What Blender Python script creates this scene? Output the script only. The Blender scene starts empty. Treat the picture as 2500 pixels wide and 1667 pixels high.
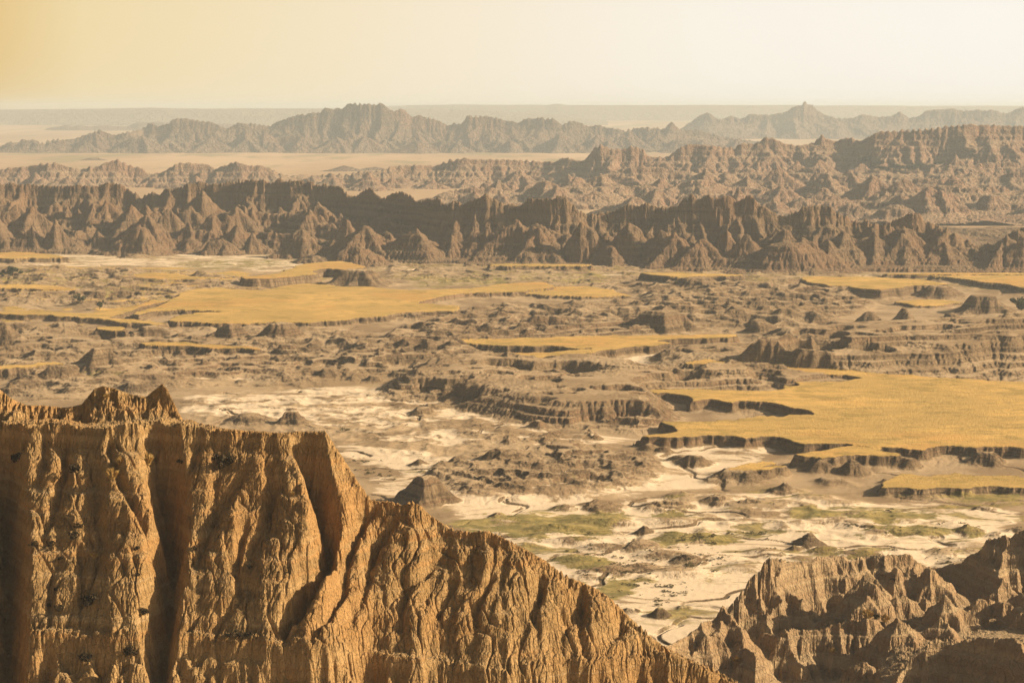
import bpy, math, time
import numpy as np
T0 = time.time()
rng = np.random.default_rng(7)
# ---------------------------------------------------------------- camera
CAMZ = 100.0; F = 4665.0; CX = 1250.0; CY = 833.5; HY = 268.0
PITCH = math.atan((CY - HY) / F); CP, SP = math.cos(PITCH), math.sin(PITCH)
VIEWS = {'S': (0, 0, 1.0), 'D': (0, 0, 0.9408), 'V3': (0, 600, 1.8816), 'V4': (1250, 600, 1.8816), 'V5': (0, 900, 2.0444),
         'V6': (800, 1000, 2.351), 'V7': (1600, 1000, 2.351), 'Q1': (0, 600, 2.94), 'Q2': (800, 600, 2.94),
         'Q3': (1700, 600, 2.94), 'R5': (1700, 1250, 2.94), 'W1': (0, 200, 1.8816), 'W2': (1250, 200, 1.8816)}
def ut(view, X, Y):
    """bearing u = x/y and slope t = dz/dy of the sight line to a spot in the survey photograph"""
    ox, oy, s = VIEWS[view]
    X = np.asarray(X, float) / s + ox; Y = np.asarray(Y, float) / s + oy
    b = -(Y - CY); dy = F * CP + b * SP
    return (X - CX) / dy, (-F * SP + b * CP) / dy
def ground(view, X, Y, z=0.0):
    u, t = ut(view, X, Y)
    d = (z - CAMZ) / t
    return u, d
# ---------------------------------------------------------------- noise
_perm = rng.permutation(512).astype(np.int32)
_ang = rng.random(512) * 2 * math.pi
_gx, _gy = np.cos(_ang), np.sin(_ang)
def perlin(x, y, seed=0):
    xi = np.floor(x).astype(np.int64); yi = np.floor(y).astype(np.int64)
    fx = x - xi; fy = y - yi
    def g(ix, iy):
        return _perm[(_perm[(_perm[(ix + seed * 37) & 511] + iy) & 511] + ix) & 511]
    def d(ix, iy, dx, dy):
        k = g(ix, iy); return _gx[k] * dx + _gy[k] * dy
    sx = fx * fx * fx * (fx * (fx * 6 - 15) + 10); sy = fy * fy * fy * (fy * (fy * 6 - 15) + 10)
    a = d(xi, yi, fx, fy); b = d(xi + 1, yi, fx - 1, fy)
    c = d(xi, yi + 1, fx, fy - 1); e = d(xi + 1, yi + 1, fx - 1, fy - 1)
    a = a + sx * (b - a); c = c + sx * (e - c)
    return (a + sy * (c - a)) * 1.45
def fbm(x, y, octs=4, seed=0, gain=0.5):
    o = 0; a = 1; n = 0
    for i in range(octs):
        o = o + a * perlin(x * 2 ** i + 13.7 * i, y * 2 ** i - 7.3 * i, seed + i); n += a; a *= gain
    return o / n
def ridged(x, y, octs=3, seed=0, gain=0.5):
    o = 0; a = 1; n = 0
    for i in range(octs):
        o = o + a * (1 - np.abs(perlin(x * 2 ** i + 3.1 * i, y * 2 ** i + 9.2 * i, seed + i)) * 2); n += a; a *= gain
    return o / n
def sstep(a, b, x):
    t = np.clip((x - a) / (b - a), 0, 1); return t * t * (3 - 2 * t)
def blur(m, ru, ry, n=2):
    for _ in range(n):
        for ax, r in ((1, ru), (0, ry)):
            if r < 1: continue
            p = np.pad(m, [(r + 1, r) if k == ax else (0, 0) for k in (0, 1)], mode='edge')
            c = np.cumsum(p, axis=ax)
            if ax == 1: m = (c[:, 2 * r + 1:] - c[:, :-2 * r - 1]) / (2 * r + 1)
            else: m = (c[2 * r + 1:, :] - c[:-2 * r - 1, :]) / (2 * r + 1)
    return m
# ---------------------------------------------------------------- terrain grids (x = u*y, fan-shaped, finer near the viewpoint)
class Grid:
    def __init__(s, u0, u1, nu, ys):
        s.u = np.linspace(u0, u1, nu); s.y = np.asarray(ys, float); s.nu = nu; s.ny = len(s.y)
        s.U, s.Y = np.meshgrid(s.u, s.y); s.X = s.U * s.Y
        s.dx = s.y * (u1 - u0) / (nu - 1); s.dy = np.gradient(s.y)
        s.Z = np.zeros_like(s.U)
    def iu(s, u): return (np.asarray(u) - s.u[0]) / (s.u[1] - s.u[0])
    def iy(s, y): return np.interp(y, s.y, np.arange(s.ny))
def gys(y0, y1, n): return np.geomspace(y0, y1, n)
def erode(g, iters, K=0.02, m=0.5, smax=1.7, kmask=None, cap=None, jit=0.25, diff=0.0, seed=1):
    """carve gullies: water runs to the steepest neighbour, incision grows with catchment"""
    ny, nu = g.ny, g.nu; N = ny * nu; r = np.random.default_rng(seed)
    idx = np.arange(N).reshape(ny, nu)
    offs = [(-1, -1), (-1, 0), (-1, 1), (0, -1), (0, 1), (1, -1), (1, 0), (1, 1)]
    dist = []
    for oy, ox in offs:
        dist.append(np.sqrt((ox * g.dx) ** 2 + (oy * g.dy) ** 2)[:, None].astype(np.float32))
    cell = (g.dx * g.dy)[:, None] * np.ones((1, nu)); cell = cell.ravel()
    h = g.Z.astype(np.float64)
    km = np.ones(N) if kmask is None else kmask.ravel()
    sm = smax.ravel() if isinstance(smax, np.ndarray) else np.full(N, smax)
    J = [(1 + jit * (r.random((ny, nu), dtype=np.float32) - 0.5)) for _ in range(8)]
    for it in range(iters):
        hp = np.pad(h, 1, mode='constant', constant_values=1e9)
        best = np.zeros((ny, nu)); rec = idx.copy(); bd = np.ones((ny, nu))
        for k, (oy, ox) in enumerate(offs):
            nb = hp[1 + oy:1 + oy + ny, 1 + ox:1 + ox + nu]
            s = (h - nb) / dist[k] * J[k]
            w = s > best
            best[w] = s[w]; rec[w] = (idx + oy * nu + ox)[w]; bd[w] = np.broadcast_to(dist[k], (ny, nu))[w]
        rec = rec.ravel(); bd = bd.ravel()
        dep = (rec != idx.ravel()).astype(np.int32); p = rec.copy()
        for _ in range(13):
            d2 = dep[p]
            if not d2.any(): break
            dep = dep + d2; p = p[p]
        order = np.argsort(dep, kind='stable'); bounds = np.searchsorted(dep[order], np.arange(dep.max() + 2))
        area = cell.copy()
        for L in range(len(bounds) - 2, 0, -1):
            n = order[bounds[L]:bounds[L + 1]]
            np.add.at(area, rec[n], area[n])
        hf = h.ravel().copy(); Fk = K * km * area ** m / bd; lim = sm * bd
        for L in range(1, len(bounds) - 1):
            n = order[bounds[L]:bounds[L + 1]]; q = hf[rec[n]]; f = Fk[n]
            v = (hf[n] + f * q) / (1 + f)
            hf[n] = np.minimum(v, q + lim[n])
        h = hf.reshape(ny, nu)
        if diff > 0:
            hp = np.pad(h, 1, mode='edge')
            h = h + diff * (hp[:-2, 1:-1] + hp[2:, 1:-1] + hp[1:-1, :-2] + hp[1:-1, 2:] - 4 * h) * km.reshape(ny, nu)
    g.Z = h; g.area = area.reshape(ny, nu)
    return g
def upsample(g, fu, fy):
    nu = (g.nu - 1) * fu + 1; ny = (g.ny - 1) * fy + 1
    iy = np.linspace(0, g.ny - 1, ny); ys = np.interp(iy, np.arange(g.ny), g.y)
    n = Grid(g.u[0], g.u[-1], nu, ys)
    def up(a):
        ju = np.linspace(0, g.nu - 1, nu); i0 = np.minimum(ju.astype(int), g.nu - 2); w = ju - i0
        b = a[:, i0] * (1 - w) + a[:, i0 + 1] * w
        i0 = np.minimum(iy.astype(int), g.ny - 2); w = (iy - i0)[:, None]
        return b[i0] * (1 - w) + b[i0 + 1] * w
    n.Z = up(g.Z); n.up = up
    return n
def inpoly(g, us, ys, wob=0.0, scale=20.0, seed=5, mult=1.0):
    """mask of the grid cells inside a polygon given in (u, y); its edge is roughened by noise"""
    us = np.asarray(us, float); ys = np.asarray(ys, float)
    m = np.zeros(g.U.shape, bool)
    pad = 3 * wob + 1
    a = max(int(np.searchsorted(g.y, ys.min() - pad)), 0); b = min(int(np.searchsorted(g.y, ys.max() + pad)) + 1, g.ny)
    ym = ys.min(); du = pad / max(ym, 1)
    c = max(int(np.searchsorted(g.u, us.min() - du)), 0); d = min(int(np.searchsorted(g.u, us.max() + du)) + 1, g.nu)
    if b <= a or d <= c: return m
    U = g.U[a:b, c:d]; Y = g.Y[a:b, c:d]; X = g.X[a:b, c:d]
    if wob:
        # depth wobbles more than width: seen at this grazing angle coves are cut deep
        nx = fbm(X / scale, Y / (scale * 1.5), 4, seed, .6) * wob; nyy = fbm(X / scale + 50, Y / (scale * 1.5), 4, seed + 3, .6) * wob * 2.2 * mult
        U = (X + nx) / Y; Y = Y + nyy
    ins = np.zeros(U.shape, bool); n = len(us)
    for i in range(n):
        x1, y1, x2, y2 = us[i], ys[i], us[(i + 1) % n], ys[(i + 1) % n]
        if y1 == y2: continue
        c1 = (Y >= min(y1, y2)) & (Y < max(y1, y2))
        xx = x1 + (Y - y1) * (x2 - x1) / (y2 - y1)
        ins ^= c1 & (U < xx)
    m[a:b, c:d] = ins
    return m
# ---------------------------------------------------------------- mesh building
C = bpy.context.scene.collection
def build(name, g, mat, mask=None, attrs=None, label=None, cat=None, group=None, kind='structure', nrm=None):
    ny, nu = g.ny, g.nu
    P = np.stack([g.X, g.Y, g.Z], -1).reshape(-1, 3)
    i = np.arange(ny * nu).reshape(ny, nu)
    q = np.stack([i[:-1, :-1], i[:-1, 1:], i[1:, 1:], i[1:, :-1]], -1).reshape(-1, 4)
    if mask is not None: q = q[mask[:-1, :-1].ravel()]
    used = np.zeros(ny * nu, bool); used[q.ravel()] = True
    remap = np.cumsum(used) - 1
    V = P[used]; q = remap[q].astype(np.int32); nf = len(q)
    me = bpy.data.meshes.new(name)
    me.vertices.add(len(V)); me.vertices.foreach_set('co', V.astype(np.float32).ravel())
    me.loops.add(nf * 4); me.loops.foreach_set('vertex_index', q.ravel())
    me.polygons.add(nf); me.polygons.foreach_set('loop_start', np.arange(0, nf * 4, 4, dtype=np.int32))
    me.polygons.foreach_set('loop_total', np.full(nf, 4, np.int32)) if False else None
    me.update(calc_edges=True)
    me.polygons.foreach_set('use_smooth', np.ones(nf, bool))
    for k, a in (attrs or {}).items():
        at = me.attributes.new(k, 'FLOAT', 'POINT'); at.data.foreach_set('value', a.ravel()[used].astype(np.float32))
    if nrm is not None:
        me.normals_split_custom_set_from_vertices(nrm.reshape(-1, 3)[used])
    me.materials.append(mat)
    o = bpy.data.objects.new(name, me); C.objects.link(o)
    tag(o, label, cat, group, kind)
    return o
def tag(o, label=None, cat=None, group=None, kind=None):
    if label: o['label'] = label
    if cat: o['category'] = cat
    if group: o['group'] = group
    if kind: o['kind'] = kind
    return o
def grid_normals(g):
    P = np.stack([g.X, g.Y, g.Z], -1)
    du = np.gradient(P, axis=1); dv = np.gradient(P, axis=0)
    n = np.cross(du, dv); n /= np.linalg.norm(n, axis=-1, keepdims=True); return n
def say(*a): print('[%.1fs]' % (time.time() - T0), *a)
# ---------------------------------------------------------------- materials
class NT:
    def __init__(s, name):
        s.m = bpy.data.materials.new(name); s.m.use_nodes = True; s.t = s.m.node_tree; s.n = s.t.nodes
        s.b = s.n['Principled BSDF']; s.b.inputs['Roughness'].default_value = 0.95
        s.b.inputs['Specular IOR Level'].default_value = 0.08
    def link(s, a, b): s.t.links.new(a, b)
    def inp(s, sock, v):
        if hasattr(v, 'links'): s.link(v, sock)
        elif v is not None: sock.default_value = v
    def math(s, op, a, b=None, c=None, clamp=False):
        n = s.n.new('ShaderNodeMath'); n.operation = op; n.use_clamp = clamp
        for i, v in enumerate((a, b, c)):
            if v is not None: s.inp(n.inputs[i], v)
        return n.outputs[0]
    def mix(s, f, a, b, bt='MIX'):
        n = s.n.new('ShaderNodeMix'); n.data_type = 'RGBA'; n.blend_type = bt
        s.inp(n.inputs[0], f); s.inp(n.inputs[6], a if hasattr(a, 'links') else (*a, 1)); s.inp(n.inputs[7], b if hasattr(b, 'links') else (*b, 1))
        return n.outputs[2]
    def maprange(s, v, a, b, c=0, d=1):
        n = s.n.new('ShaderNodeMapRange'); n.interpolation_type = 'SMOOTHSTEP'; s.inp(n.inputs[0], v)
        for i, q in zip((1, 2, 3, 4), (a, b, c, d)): n.inputs[i].default_value = q
        return n.outputs[0]
    def pos(s):
        if not hasattr(s, '_p'):
            g = s.n.new('ShaderNodeNewGeometry'); s._p = g.outputs['Position']; s._nrm = g.outputs['Normal']; s._geo = g
        return s._p
    def nz(s):
        s.pos()
        if not hasattr(s, '_nz'):
            x = s.n.new('ShaderNodeSeparateXYZ'); s.link(s._nrm, x.inputs[0]); s._nz = x.outputs[2]
        return s._nz
    def xyz(s):
        if not hasattr(s, '_x'):
            x = s.n.new('ShaderNodeSeparateXYZ'); s.link(s.pos(), x.inputs[0]); s._x = x.outputs
        return s._x
    def scaled(s, v, add=None):
        n = s.n.new('ShaderNodeVectorMath'); n.operation = 'MULTIPLY'; s.link(s.pos(), n.inputs[0]); n.inputs[1].default_value = v
        return n.outputs[0]
    def noise(s, scale, detail=4, rough=0.55, vec=None, dist=0.0):
        n = s.n.new('ShaderNodeTexNoise'); s.link(vec if vec is not None else s.pos(), n.inputs['Vector'])
        n.inputs['Scale'].default_value = scale; n.inputs['Detail'].default_value = detail; n.inputs['Roughness'].default_value = rough
        n.inputs['Distortion'].default_value = dist
        return n.outputs['Fac']
    def voro(s, scale, vec=None, feat='DISTANCE_TO_EDGE'):
        n = s.n.new('ShaderNodeTexVoronoi'); n.feature = feat; s.link(vec if vec is not None else s.pos(), n.inputs['Vector'])
        n.inputs['Scale'].default_value = scale
        return n.outputs['Distance']
    def attr(s, name):
        n = s.n.new('ShaderNodeAttribute'); n.attribute_name = name; return n.outputs['Fac']
    def bump(s, h, dist, strength=1.0, prev=None):
        n = s.n.new('ShaderNodeBump'); n.inputs['Distance'].default_value = dist; n.inputs['Strength'].default_value = strength
        s.link(h, n.inputs['Height'])
        if prev is not None: s.link(prev, n.inputs['Normal'])
        return n.outputs[0]
    def done(s, col, nrm=None):
        s.inp(s.b.inputs['Base Color'], col)
        if nrm is not None: s.link(nrm, s.b.inputs['Normal'])
        return s.m
def strata(m, base, dark, pale, red, scale, warp=1.0):
    """horizontal sediment beds: thin bands along world height, a little warped, and patchy"""
    x = m.xyz()
    w = m.noise(0.02, 3, .5)
    z = m.math('ADD', x[2], m.math('MULTIPLY', m.math('SUBTRACT', w, .5), 6.0 * warp))
    cmb = m.n.new('ShaderNodeCombineXYZ'); m.link(m.math('MULTIPLY', z, scale), cmb.inputs[2])
    m.link(m.math('MULTIPLY', x[0], 0.004), cmb.inputs[0]); m.link(m.math('MULTIPLY', x[1], 0.004), cmb.inputs[1])
    b1 = m.noise(1.0, 2, .6, vec=cmb.outputs[0]); b2 = m.noise(3.7, 3, .7, vec=cmb.outputs[0])
    c = m.mix(m.maprange(b1, .42, .62), base, dark)
    c = m.mix(m.maprange(b2, .55, .7, 0, .75), c, pale)
    b3 = m.noise(1.9, 1, .5, vec=cmb.outputs[0])
    c = m.mix(m.maprange(b3, .55, .68, 0, .7), c, red)
    return c
def rock_mat(name, base, dark, pale, red, flat, zs=0.35, fine=1.0, crack=0.25, bump=0.3, flatpow=(.80, .95), warp=1.0, veg=None):
    m = NT(name)
    c = strata(m, base, dark, pale, red, zs, warp)
    n1 = m.noise(0.12 * fine, 5, .6); c = m.mix(m.maprange(n1, .35, .7, 0, .45), c, dark)
    n2 = m.noise(1.3 * fine, 5, .65); c = m.mix(m.maprange(n2, .4, .75, 0, .35), c, pale)
    fl = m.maprange(m.nz(), flatpow[0], flatpow[1])
    c = m.mix(m.math('MULTIPLY', fl, .85), c, flat)
    if veg:
        vn = m.math('MULTIPLY', m.maprange(m.noise(veg[1], 4, .65), veg[2], veg[2] + .06), m.maprange(m.nz(), .55, .8)); c = m.mix(vn, c, veg[0])
    n3 = m.noise(0.05 * fine, 3, .6); c = m.mix(m.maprange(n3, .45, .62, 0, .5), c, red)
    sv = m.scaled((1, 1, .5))
    h1 = m.noise(0.9 * fine, 7, .68, vec=sv, dist=.4)
    v = m.voro(1.1 * fine, vec=sv); cr = m.maprange(v, 0.0, .12, 0, 1)
    h2 = m.noise(3.5 * fine, 5, .7)
    n = m.bump(h1, bump * 2.2 / fine)
    sv2 = m.n.new('ShaderNodeVectorMath'); sv2.operation = 'ADD'; m.link(m.scaled((1, .6, .16)), sv2.inputs[0])
    nn = m.n.new('ShaderNodeTexNoise'); m.link(m.pos(), nn.inputs['Vector']); nn.inputs['Scale'].default_value = .5 * fine
    sc3 = m.n.new('ShaderNodeVectorMath'); sc3.operation = 'SCALE'; sc3.inputs[3].default_value = 1.2 / fine; m.link(nn.outputs['Color'], sc3.inputs[0]); m.link(sc3.outputs[0], sv2.inputs[1])
    n = m.bump(m.maprange(m.voro(.42 * fine, vec=sv2.outputs[0]), 0, .1), crack * .7 / fine, 1.0, n)
    n = m.bump(cr, crack * .5 / fine, 1.0, n)
    n = m.bump(h2, bump * .5 / fine, 1.0, n)
    return m.done(c, n)
# ---------------------------------------------------------------- landform helpers
def prof(x, xs, ys): return np.interp(x, xs, ys)
def crest_line(pts):
    us, ts, ds = [], [], []
    for v, X, Y, d in pts:
        u, t = ut(v, X, Y); us.append(float(u)); ts.append(float(t)); ds.append(d)
    o = np.argsort(us); return np.array(us)[o], np.array(ts)[o], np.array(ds, float)[o]
def ridge(g, pts, Wf, Wb, P=None, wig=(10, 40), jag=(0, 5), base=-3.0, seed=3, spur=0.35, amp=.30, per=None):
    """a ridge whose crest runs through surveyed points; Wf/Wb are the widths of its two flanks, spurs run down the front"""
    us, ts, ds = crest_line(pts)
    dc = np.interp(g.u, us, ds); t = np.interp(g.u, us, ts)
    xs = g.u * dc
    dc = dc + wig[0] * fbm(xs / wig[1], xs * 0 + 2.5, 3, seed, .4)
    zc = CAMZ + t * dc
    edge = sstep(us[0] - .012, us[0], g.u) * (1 - sstep(us[-1], us[-1] + .012, g.u))
    Wf = np.interp(g.u, np.linspace(g.u[0], g.u[-1], len(Wf)), Wf) if np.ndim(Wf) else np.full(g.nu, float(Wf))
    Wf = Wf * (1 + spur * .5 * fbm(xs / (wig[1] * 1.5), xs * 0 + 11.5, 2, seed + 2, .5))
    s = dc[None, :] - g.Y
    fr = s / Wf[None, :]; bk = -s / Wb
    if P is None: P = ([0, .06, .2, .5, .8, 1.05], [1, .86, .58, .3, .1, 0])
    per = per or wig[1]
    H = (zc - base)[None, :]
    # the broad mass is smooth sideways; the surveyed teeth only show near the crest
    k = max(3, int(per * .45 / max(g.dx.mean(), .05)))
    zb = blur(zc[None, :].repeat(3, 0), k, 0, 2)[1][None, :]
    h = np.where(s >= 0, np.interp(fr, *P), np.interp(bk, [0, .15, 1], [1, .8, 0]))
    top = np.exp(-np.abs(s) / (per * .16)) 
    z = base + (np.minimum(zb, zb * (1 - top) + zc[None, :] * top + 99) * 0 + (zb * (1 - top) + zc[None, :] * top) - base) * h
    xw = g.X + .35 * per * fbm(g.X / per, g.Y / per, 3, seed + 5)
    sp = ridged(xw / (per * 1.1), g.Y / (per * 3.5), 2, seed + 6, .45)
    sp2 = ridged(xw / (per * .42), g.Y / (per * 1.6), 2, seed + 7, .5)
    f = np.clip(fr, 0, 1.25)
    z = z + amp * (zb - base) * (sp * .75 + sp2 * .3 - .30) * np.interp(f, [0, .05, .3, .7, 1.1, 1.25], [0, .25, 1, .8, .25, 0]) * (s > 0)
    if jag[0]:
        z = z + jag[0] * (ridged(g.X / jag[1], g.Y / jag[1] * .6, 3, seed + 1, .6) - .45) * np.exp(-(s / (jag[1] * 1.3)) ** 2)
    return base + (z - base) * edge[None, :]
def mound(g, view, X, Y, w, h, typ='r', wy=1.0, z0=0.0, dist=None, seed=0):
    """a single hill: (X, Y) is the middle of its visible foot, w its half width, h its height in the survey view"""
    s = VIEWS[view][2]
    u, d = ground(view, X, Y, z0)
    d = float(d) if dist is None else dist; u = float(u)
    wm = w / s / F * d
    dcn = d + wm * wy * .75
    _, ta = ut(view, X, Y - h); hh = CAMZ + float(ta) * dcn - z0
    R = 1.5 * wm
    a, b = np.searchsorted(g.y, [dcn - R * wy, dcn + R * wy]); c, e = np.searchsorted(g.u, [u - R / d, u + R / d])
    if b <= a or e <= c: return None
    Xl = g.X[a:b, c:e] - u * dcn; Yl = g.Y[a:b, c:e] - dcn
    k = wm * .55
    Xw = Xl + .22 * wm * fbm(g.X[a:b, c:e] / k, g.Y[a:b, c:e] / k, 3, seed); Yw = Yl + .3 * wm * fbm(g.X[a:b, c:e] / k + 9, g.Y[a:b, c:e] / k, 3, seed + 4)
    r = np.sqrt((Xw / wm) ** 2 + (Yw / (wm * wy)) ** 2)
    if typ != 'r':   # arms of a pyramid
        th = np.arctan2(Yw, Xw); kk = 3 + seed % 3; r = r * (1 + .13 * np.cos(kk * th + seed * 1.7) * np.clip(r * 2, 0, 1) + .05 * np.cos((kk * 2 + 1) * th + seed))
    if typ == 'c': q = np.interp(r, [0, .12, .5, .8, 1.0, 1.35], [1, .84, .40, .14, .03, -.05])
    elif typ == 'r': q = np.interp(r, [0, .25, .5, .75, 1.0, 1.35], [1, .9, .62, .27, .04, -.06])
    else: q = np.interp(r, [0, .38, .46, .6, .8, 1.0, 1.35], [1, 1, .82, .5, .2, .03, -.05])
    zz = z0 + hh * q
    blk = g.Z[a:b, c:e]
    g.Z[a:b, c:e] = np.where(r < 1.35, np.maximum(blk, zz), blk)
    return (u, dcn, wm, hh)

def fix_crest(g, pts, w, back=60, clamp=6.0, n=5, teeth=(), sm=1):
    """after erosion, lift or trim the crest back to its surveyed height"""
    us, ts, ds = crest_line(pts)
    t = np.interp(g.u, us, ts); dc = np.interp(g.u, us, ds)
    ok = (g.u > us[0]) & (g.u < us[-1])
    xs = g.u * dc
    for am, sc in teeth: t = t + am * (ridged(xs / sc, xs * 0 + sc, 2, 640, .5) - .35) * np.clip(.55 + 1.3 * fbm(xs / (sc * 6), xs * 0, 2, 641), 0, 1.4) / dc
    for _ in range(n):
        T = (g.Z - CAMZ) / g.Y
        T = np.where(np.abs(g.Y - dc[None, :]) < back, T, -9)
        i = T.argmax(0); c = np.arange(g.nu)
        dz = np.clip((t - T[i, c]) * g.y[i], -clamp, clamp) * ok
        if sm: dz = blur(dz[None, :].repeat(3, 0), sm, 0, 1)[1]
        g.Z = g.Z + dz[None, :] * np.exp(-np.abs(g.Y - g.y[i][None, :]) / w)
# ================================================================ 1  valley floor with grassy tablelands
MESAS = [  # view, z, label, polygon
 ('V4', 5.5, 'broad flat grassy tableland filling the right side of the valley, cut by two long coves', [(1000,556),(1290,560),(1500,569),(1700,588),(2100,612),(2480,635),(2480,920),(2240,925),(2000,922),(1900,930),(1650,927),(1580,915),(1450,912),(1290,903),(1200,880),(1000,872),(870,875),(640,880),(555,872),(700,860),(742,848),(720,825),(680,806),(840,800),(1030,801),(1110,780),(1400,772),(1330,745),(1200,727),(1040,712),(1000,722),(900,700),(820,716),(790,695),(740,680),(620,663),(700,655),(900,654),(1130,663),(1210,657),(1250,643),(1300,645),(1300,622),(1500,622),(1600,608),(1540,595),(1250,575),(1020,562)]),
 ('V7', 5.2, 'small grassy tongue of tableland jutting toward the viewer below the broad right tableland', [(750,252),(800,246),(860,240),(1150,203),(1245,213),(1400,255),(1380,262),(1240,266),(1120,262),(1040,276),(960,268),(850,268)]),
 ('V3', 5.0, 'wide golden grass tableland across the left middle of the valley', [(590,312),(700,285),(760,262),(830,215),(900,198),(980,192),(1200,205),(1320,180),(1420,172),(1600,188),(1700,186),(1800,196),(1880,202),(2000,200),(2150,195),(2352,170),(2500,165),(2560,190),(2352,213),(2130,216),(2000,240),(1915,264),(2010,268),(2120,278),(2110,298),(2000,300),(1870,304),(1750,326),(1650,330),(1550,345),(1380,352),(1250,350),(1150,356),(1040,357),(900,350),(760,345),(820,318),(900,308),(1040,300),(960,296),(860,293),(780,292),(690,302),(640,320)]),
 ('V3', 4.4, 'narrow ribbon of yellow grass bench left of the wide golden tableland', [(-60,298),(120,302),(250,300),(400,312),(560,290),(700,248),(770,250),(700,268),(590,303),(500,330),(640,340),(780,352),(700,360),(540,348),(420,333),(200,318),(-60,312)]),
 ('V3', 7.0, 'thin flat grass shelf above a dark cliff in the left foreground of the valley', [(640,446),(700,438),(850,443),(1000,452),(1190,464),(1195,474),(1060,472),(900,466),(760,462),(660,459)]),
 ('V3', 8.0, 'small square topped grassy butte above pale aprons', [(432,371),(500,368),(572,371),(576,392),(540,388),(522,393),(470,386),(440,380)]),
 ('V3', 6.5, 'low grassy terrace at the left edge below the pale hills', [(-60,550),(60,549),(140,543),(190,532),(260,533),(330,546),(240,546),(150,556),(60,562),(-60,566)]),
 ('V3', 6.0, 'grass bench at the far left under the brown ridge', [(-60,34),(60,26),(140,30),(260,42),(330,56),(220,55),(130,56),(60,58),(-60,56)]),
 ('V3', 10.5, 'high curving grass topped bluff with a long grey cliff below the brown ridge', [(1100,146),(1250,130),(1380,84),(1470,74),(1570,71),(1650,84),(1705,97),(1640,108),(1560,112),(1490,104),(1440,116),(1470,130),(1380,140),(1250,150),(1150,152)]),
 ('V3', 5.5, 'yellow bench in front of the small bluffs on the upper left', [(600,130),(700,122),(830,128),(900,140),(1020,146),(900,154),(760,152),(640,146)]),
 ('V3', 5.0, 'long pale grass flat at the left edge beside the junipers', [(-60,180),(100,178),(260,184),(360,200),(300,206),(120,198),(-60,192)]),
 ('V4', 6.0, 'two pronged golden grass tableland in the middle of the valley', [(-240,430),(-60,428),(130,420),(350,414),(560,411),(760,408),(900,403),(1040,408),(1040,419),(900,424),(740,428),(660,438),(740,448),(640,460),(540,470),(400,482),(300,505),(240,516),(120,512),(-30,508),(-130,492),(-40,490),(120,490),(230,483),(380,470),(240,471),(235,462),(100,460),(-60,458),(-180,452)]),
 ('V4', 9.0, 'wide golden tableland below the ridge on the upper right', [(1310,152),(1345,141),(1500,143),(1600,139),(1800,150),(1900,156),(2020,176),(1940,180),(1840,180),(1800,194),(1690,200),(1600,196),(1540,186),(1450,182),(1400,170),(1350,166)]),
 ('V4', 10.0, 'narrow flat topped grass bluff in front of the ridge, right of centre', [(570,126),(640,122),(800,124),(1060,131),(1062,138),(900,138),(760,146),(650,134)]),
 ('V4', 6.5, 'thin level grass ledge at the foot of the ridge near the middle', [(-110,84),(60,82),(240,84),(362,87),(366,94),(150,92),(-110,92)]),
 ('V4', 6.0, 'long thin grass shelf at the far right under the ridge', [(1700,128),(1850,124),(2100,124),(2480,124),(2480,131),(2200,132),(1950,131),(1760,132)]),
 ('V4', 6.0, 'golden tableland at the far right edge above a white gully', [(1900,138),(2100,134),(2480,136),(2480,200),(2320,190),(2260,174),(2160,168),(2120,158),(2040,148)]),
 ('V4', 3.2, 'low grass flat right of the wide golden tableland', [(-60,196),(60,190),(180,190),(330,186),(470,200),(480,212),(545,229),(400,233),(250,230),(60,222),(-60,214)]),
 ('V4', 2.5, 'small yellow flat behind the pyramid shaped mound', [(1760,258),(1850,248),(1990,246),(2080,258),(1980,272),(1850,276)]),
 ('V4', 6.0, 'small tilted grass slab above the broad right tableland', [(1135,478),(1200,472),(1370,478),(1500,489),(1595,500),(1500,506),(1410,504),(1330,512),(1250,496)]),
 ('V4', 6.2, 'short box shaped grass capped block in the right middle', [(1272,524),(1340,521),(1430,529),(1446,538),(1360,538),(1290,533)]),
 ('V4', 6.4, 'little flat grass capped block at the foot of the dark right ridge', [(1620,521),(1700,525),(1742,532),(1700,538),(1640,531)]),
 ('V4', 5.9, 'slender grass promontory pointing left beside the broad right tableland', [(785,538),(830,524),(900,520),(1000,527),(1150,540),(1290,550),(1280,559),(1100,552),(1000,556),(900,548)]),
 ('V7', 3.6, 'olive grass terrace at the right edge above a dark scarp', [(1280,440),(1340,400),(1385,372),(1470,360),(1580,372),(1700,365),(1900,372),(2230,392),(2230,450),(2100,448),(1960,438),(1880,442),(1760,456),(1600,452),(1400,452)]),
 ('V7', 4.2, 'small ring shaped mesa with a sunken top on the white flats', [(440,336),(480,318),(540,300),(620,298),(720,308),(700,318),(600,330),(700,330),(780,320),(740,338),(600,346),(450,346)]),
 ('Q3', 7.0, 'tiny rimmed grass cap among the ledges in the right middle', [(868,798),(960,792),(1050,802),(1000,812),(880,808)]),
]
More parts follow.
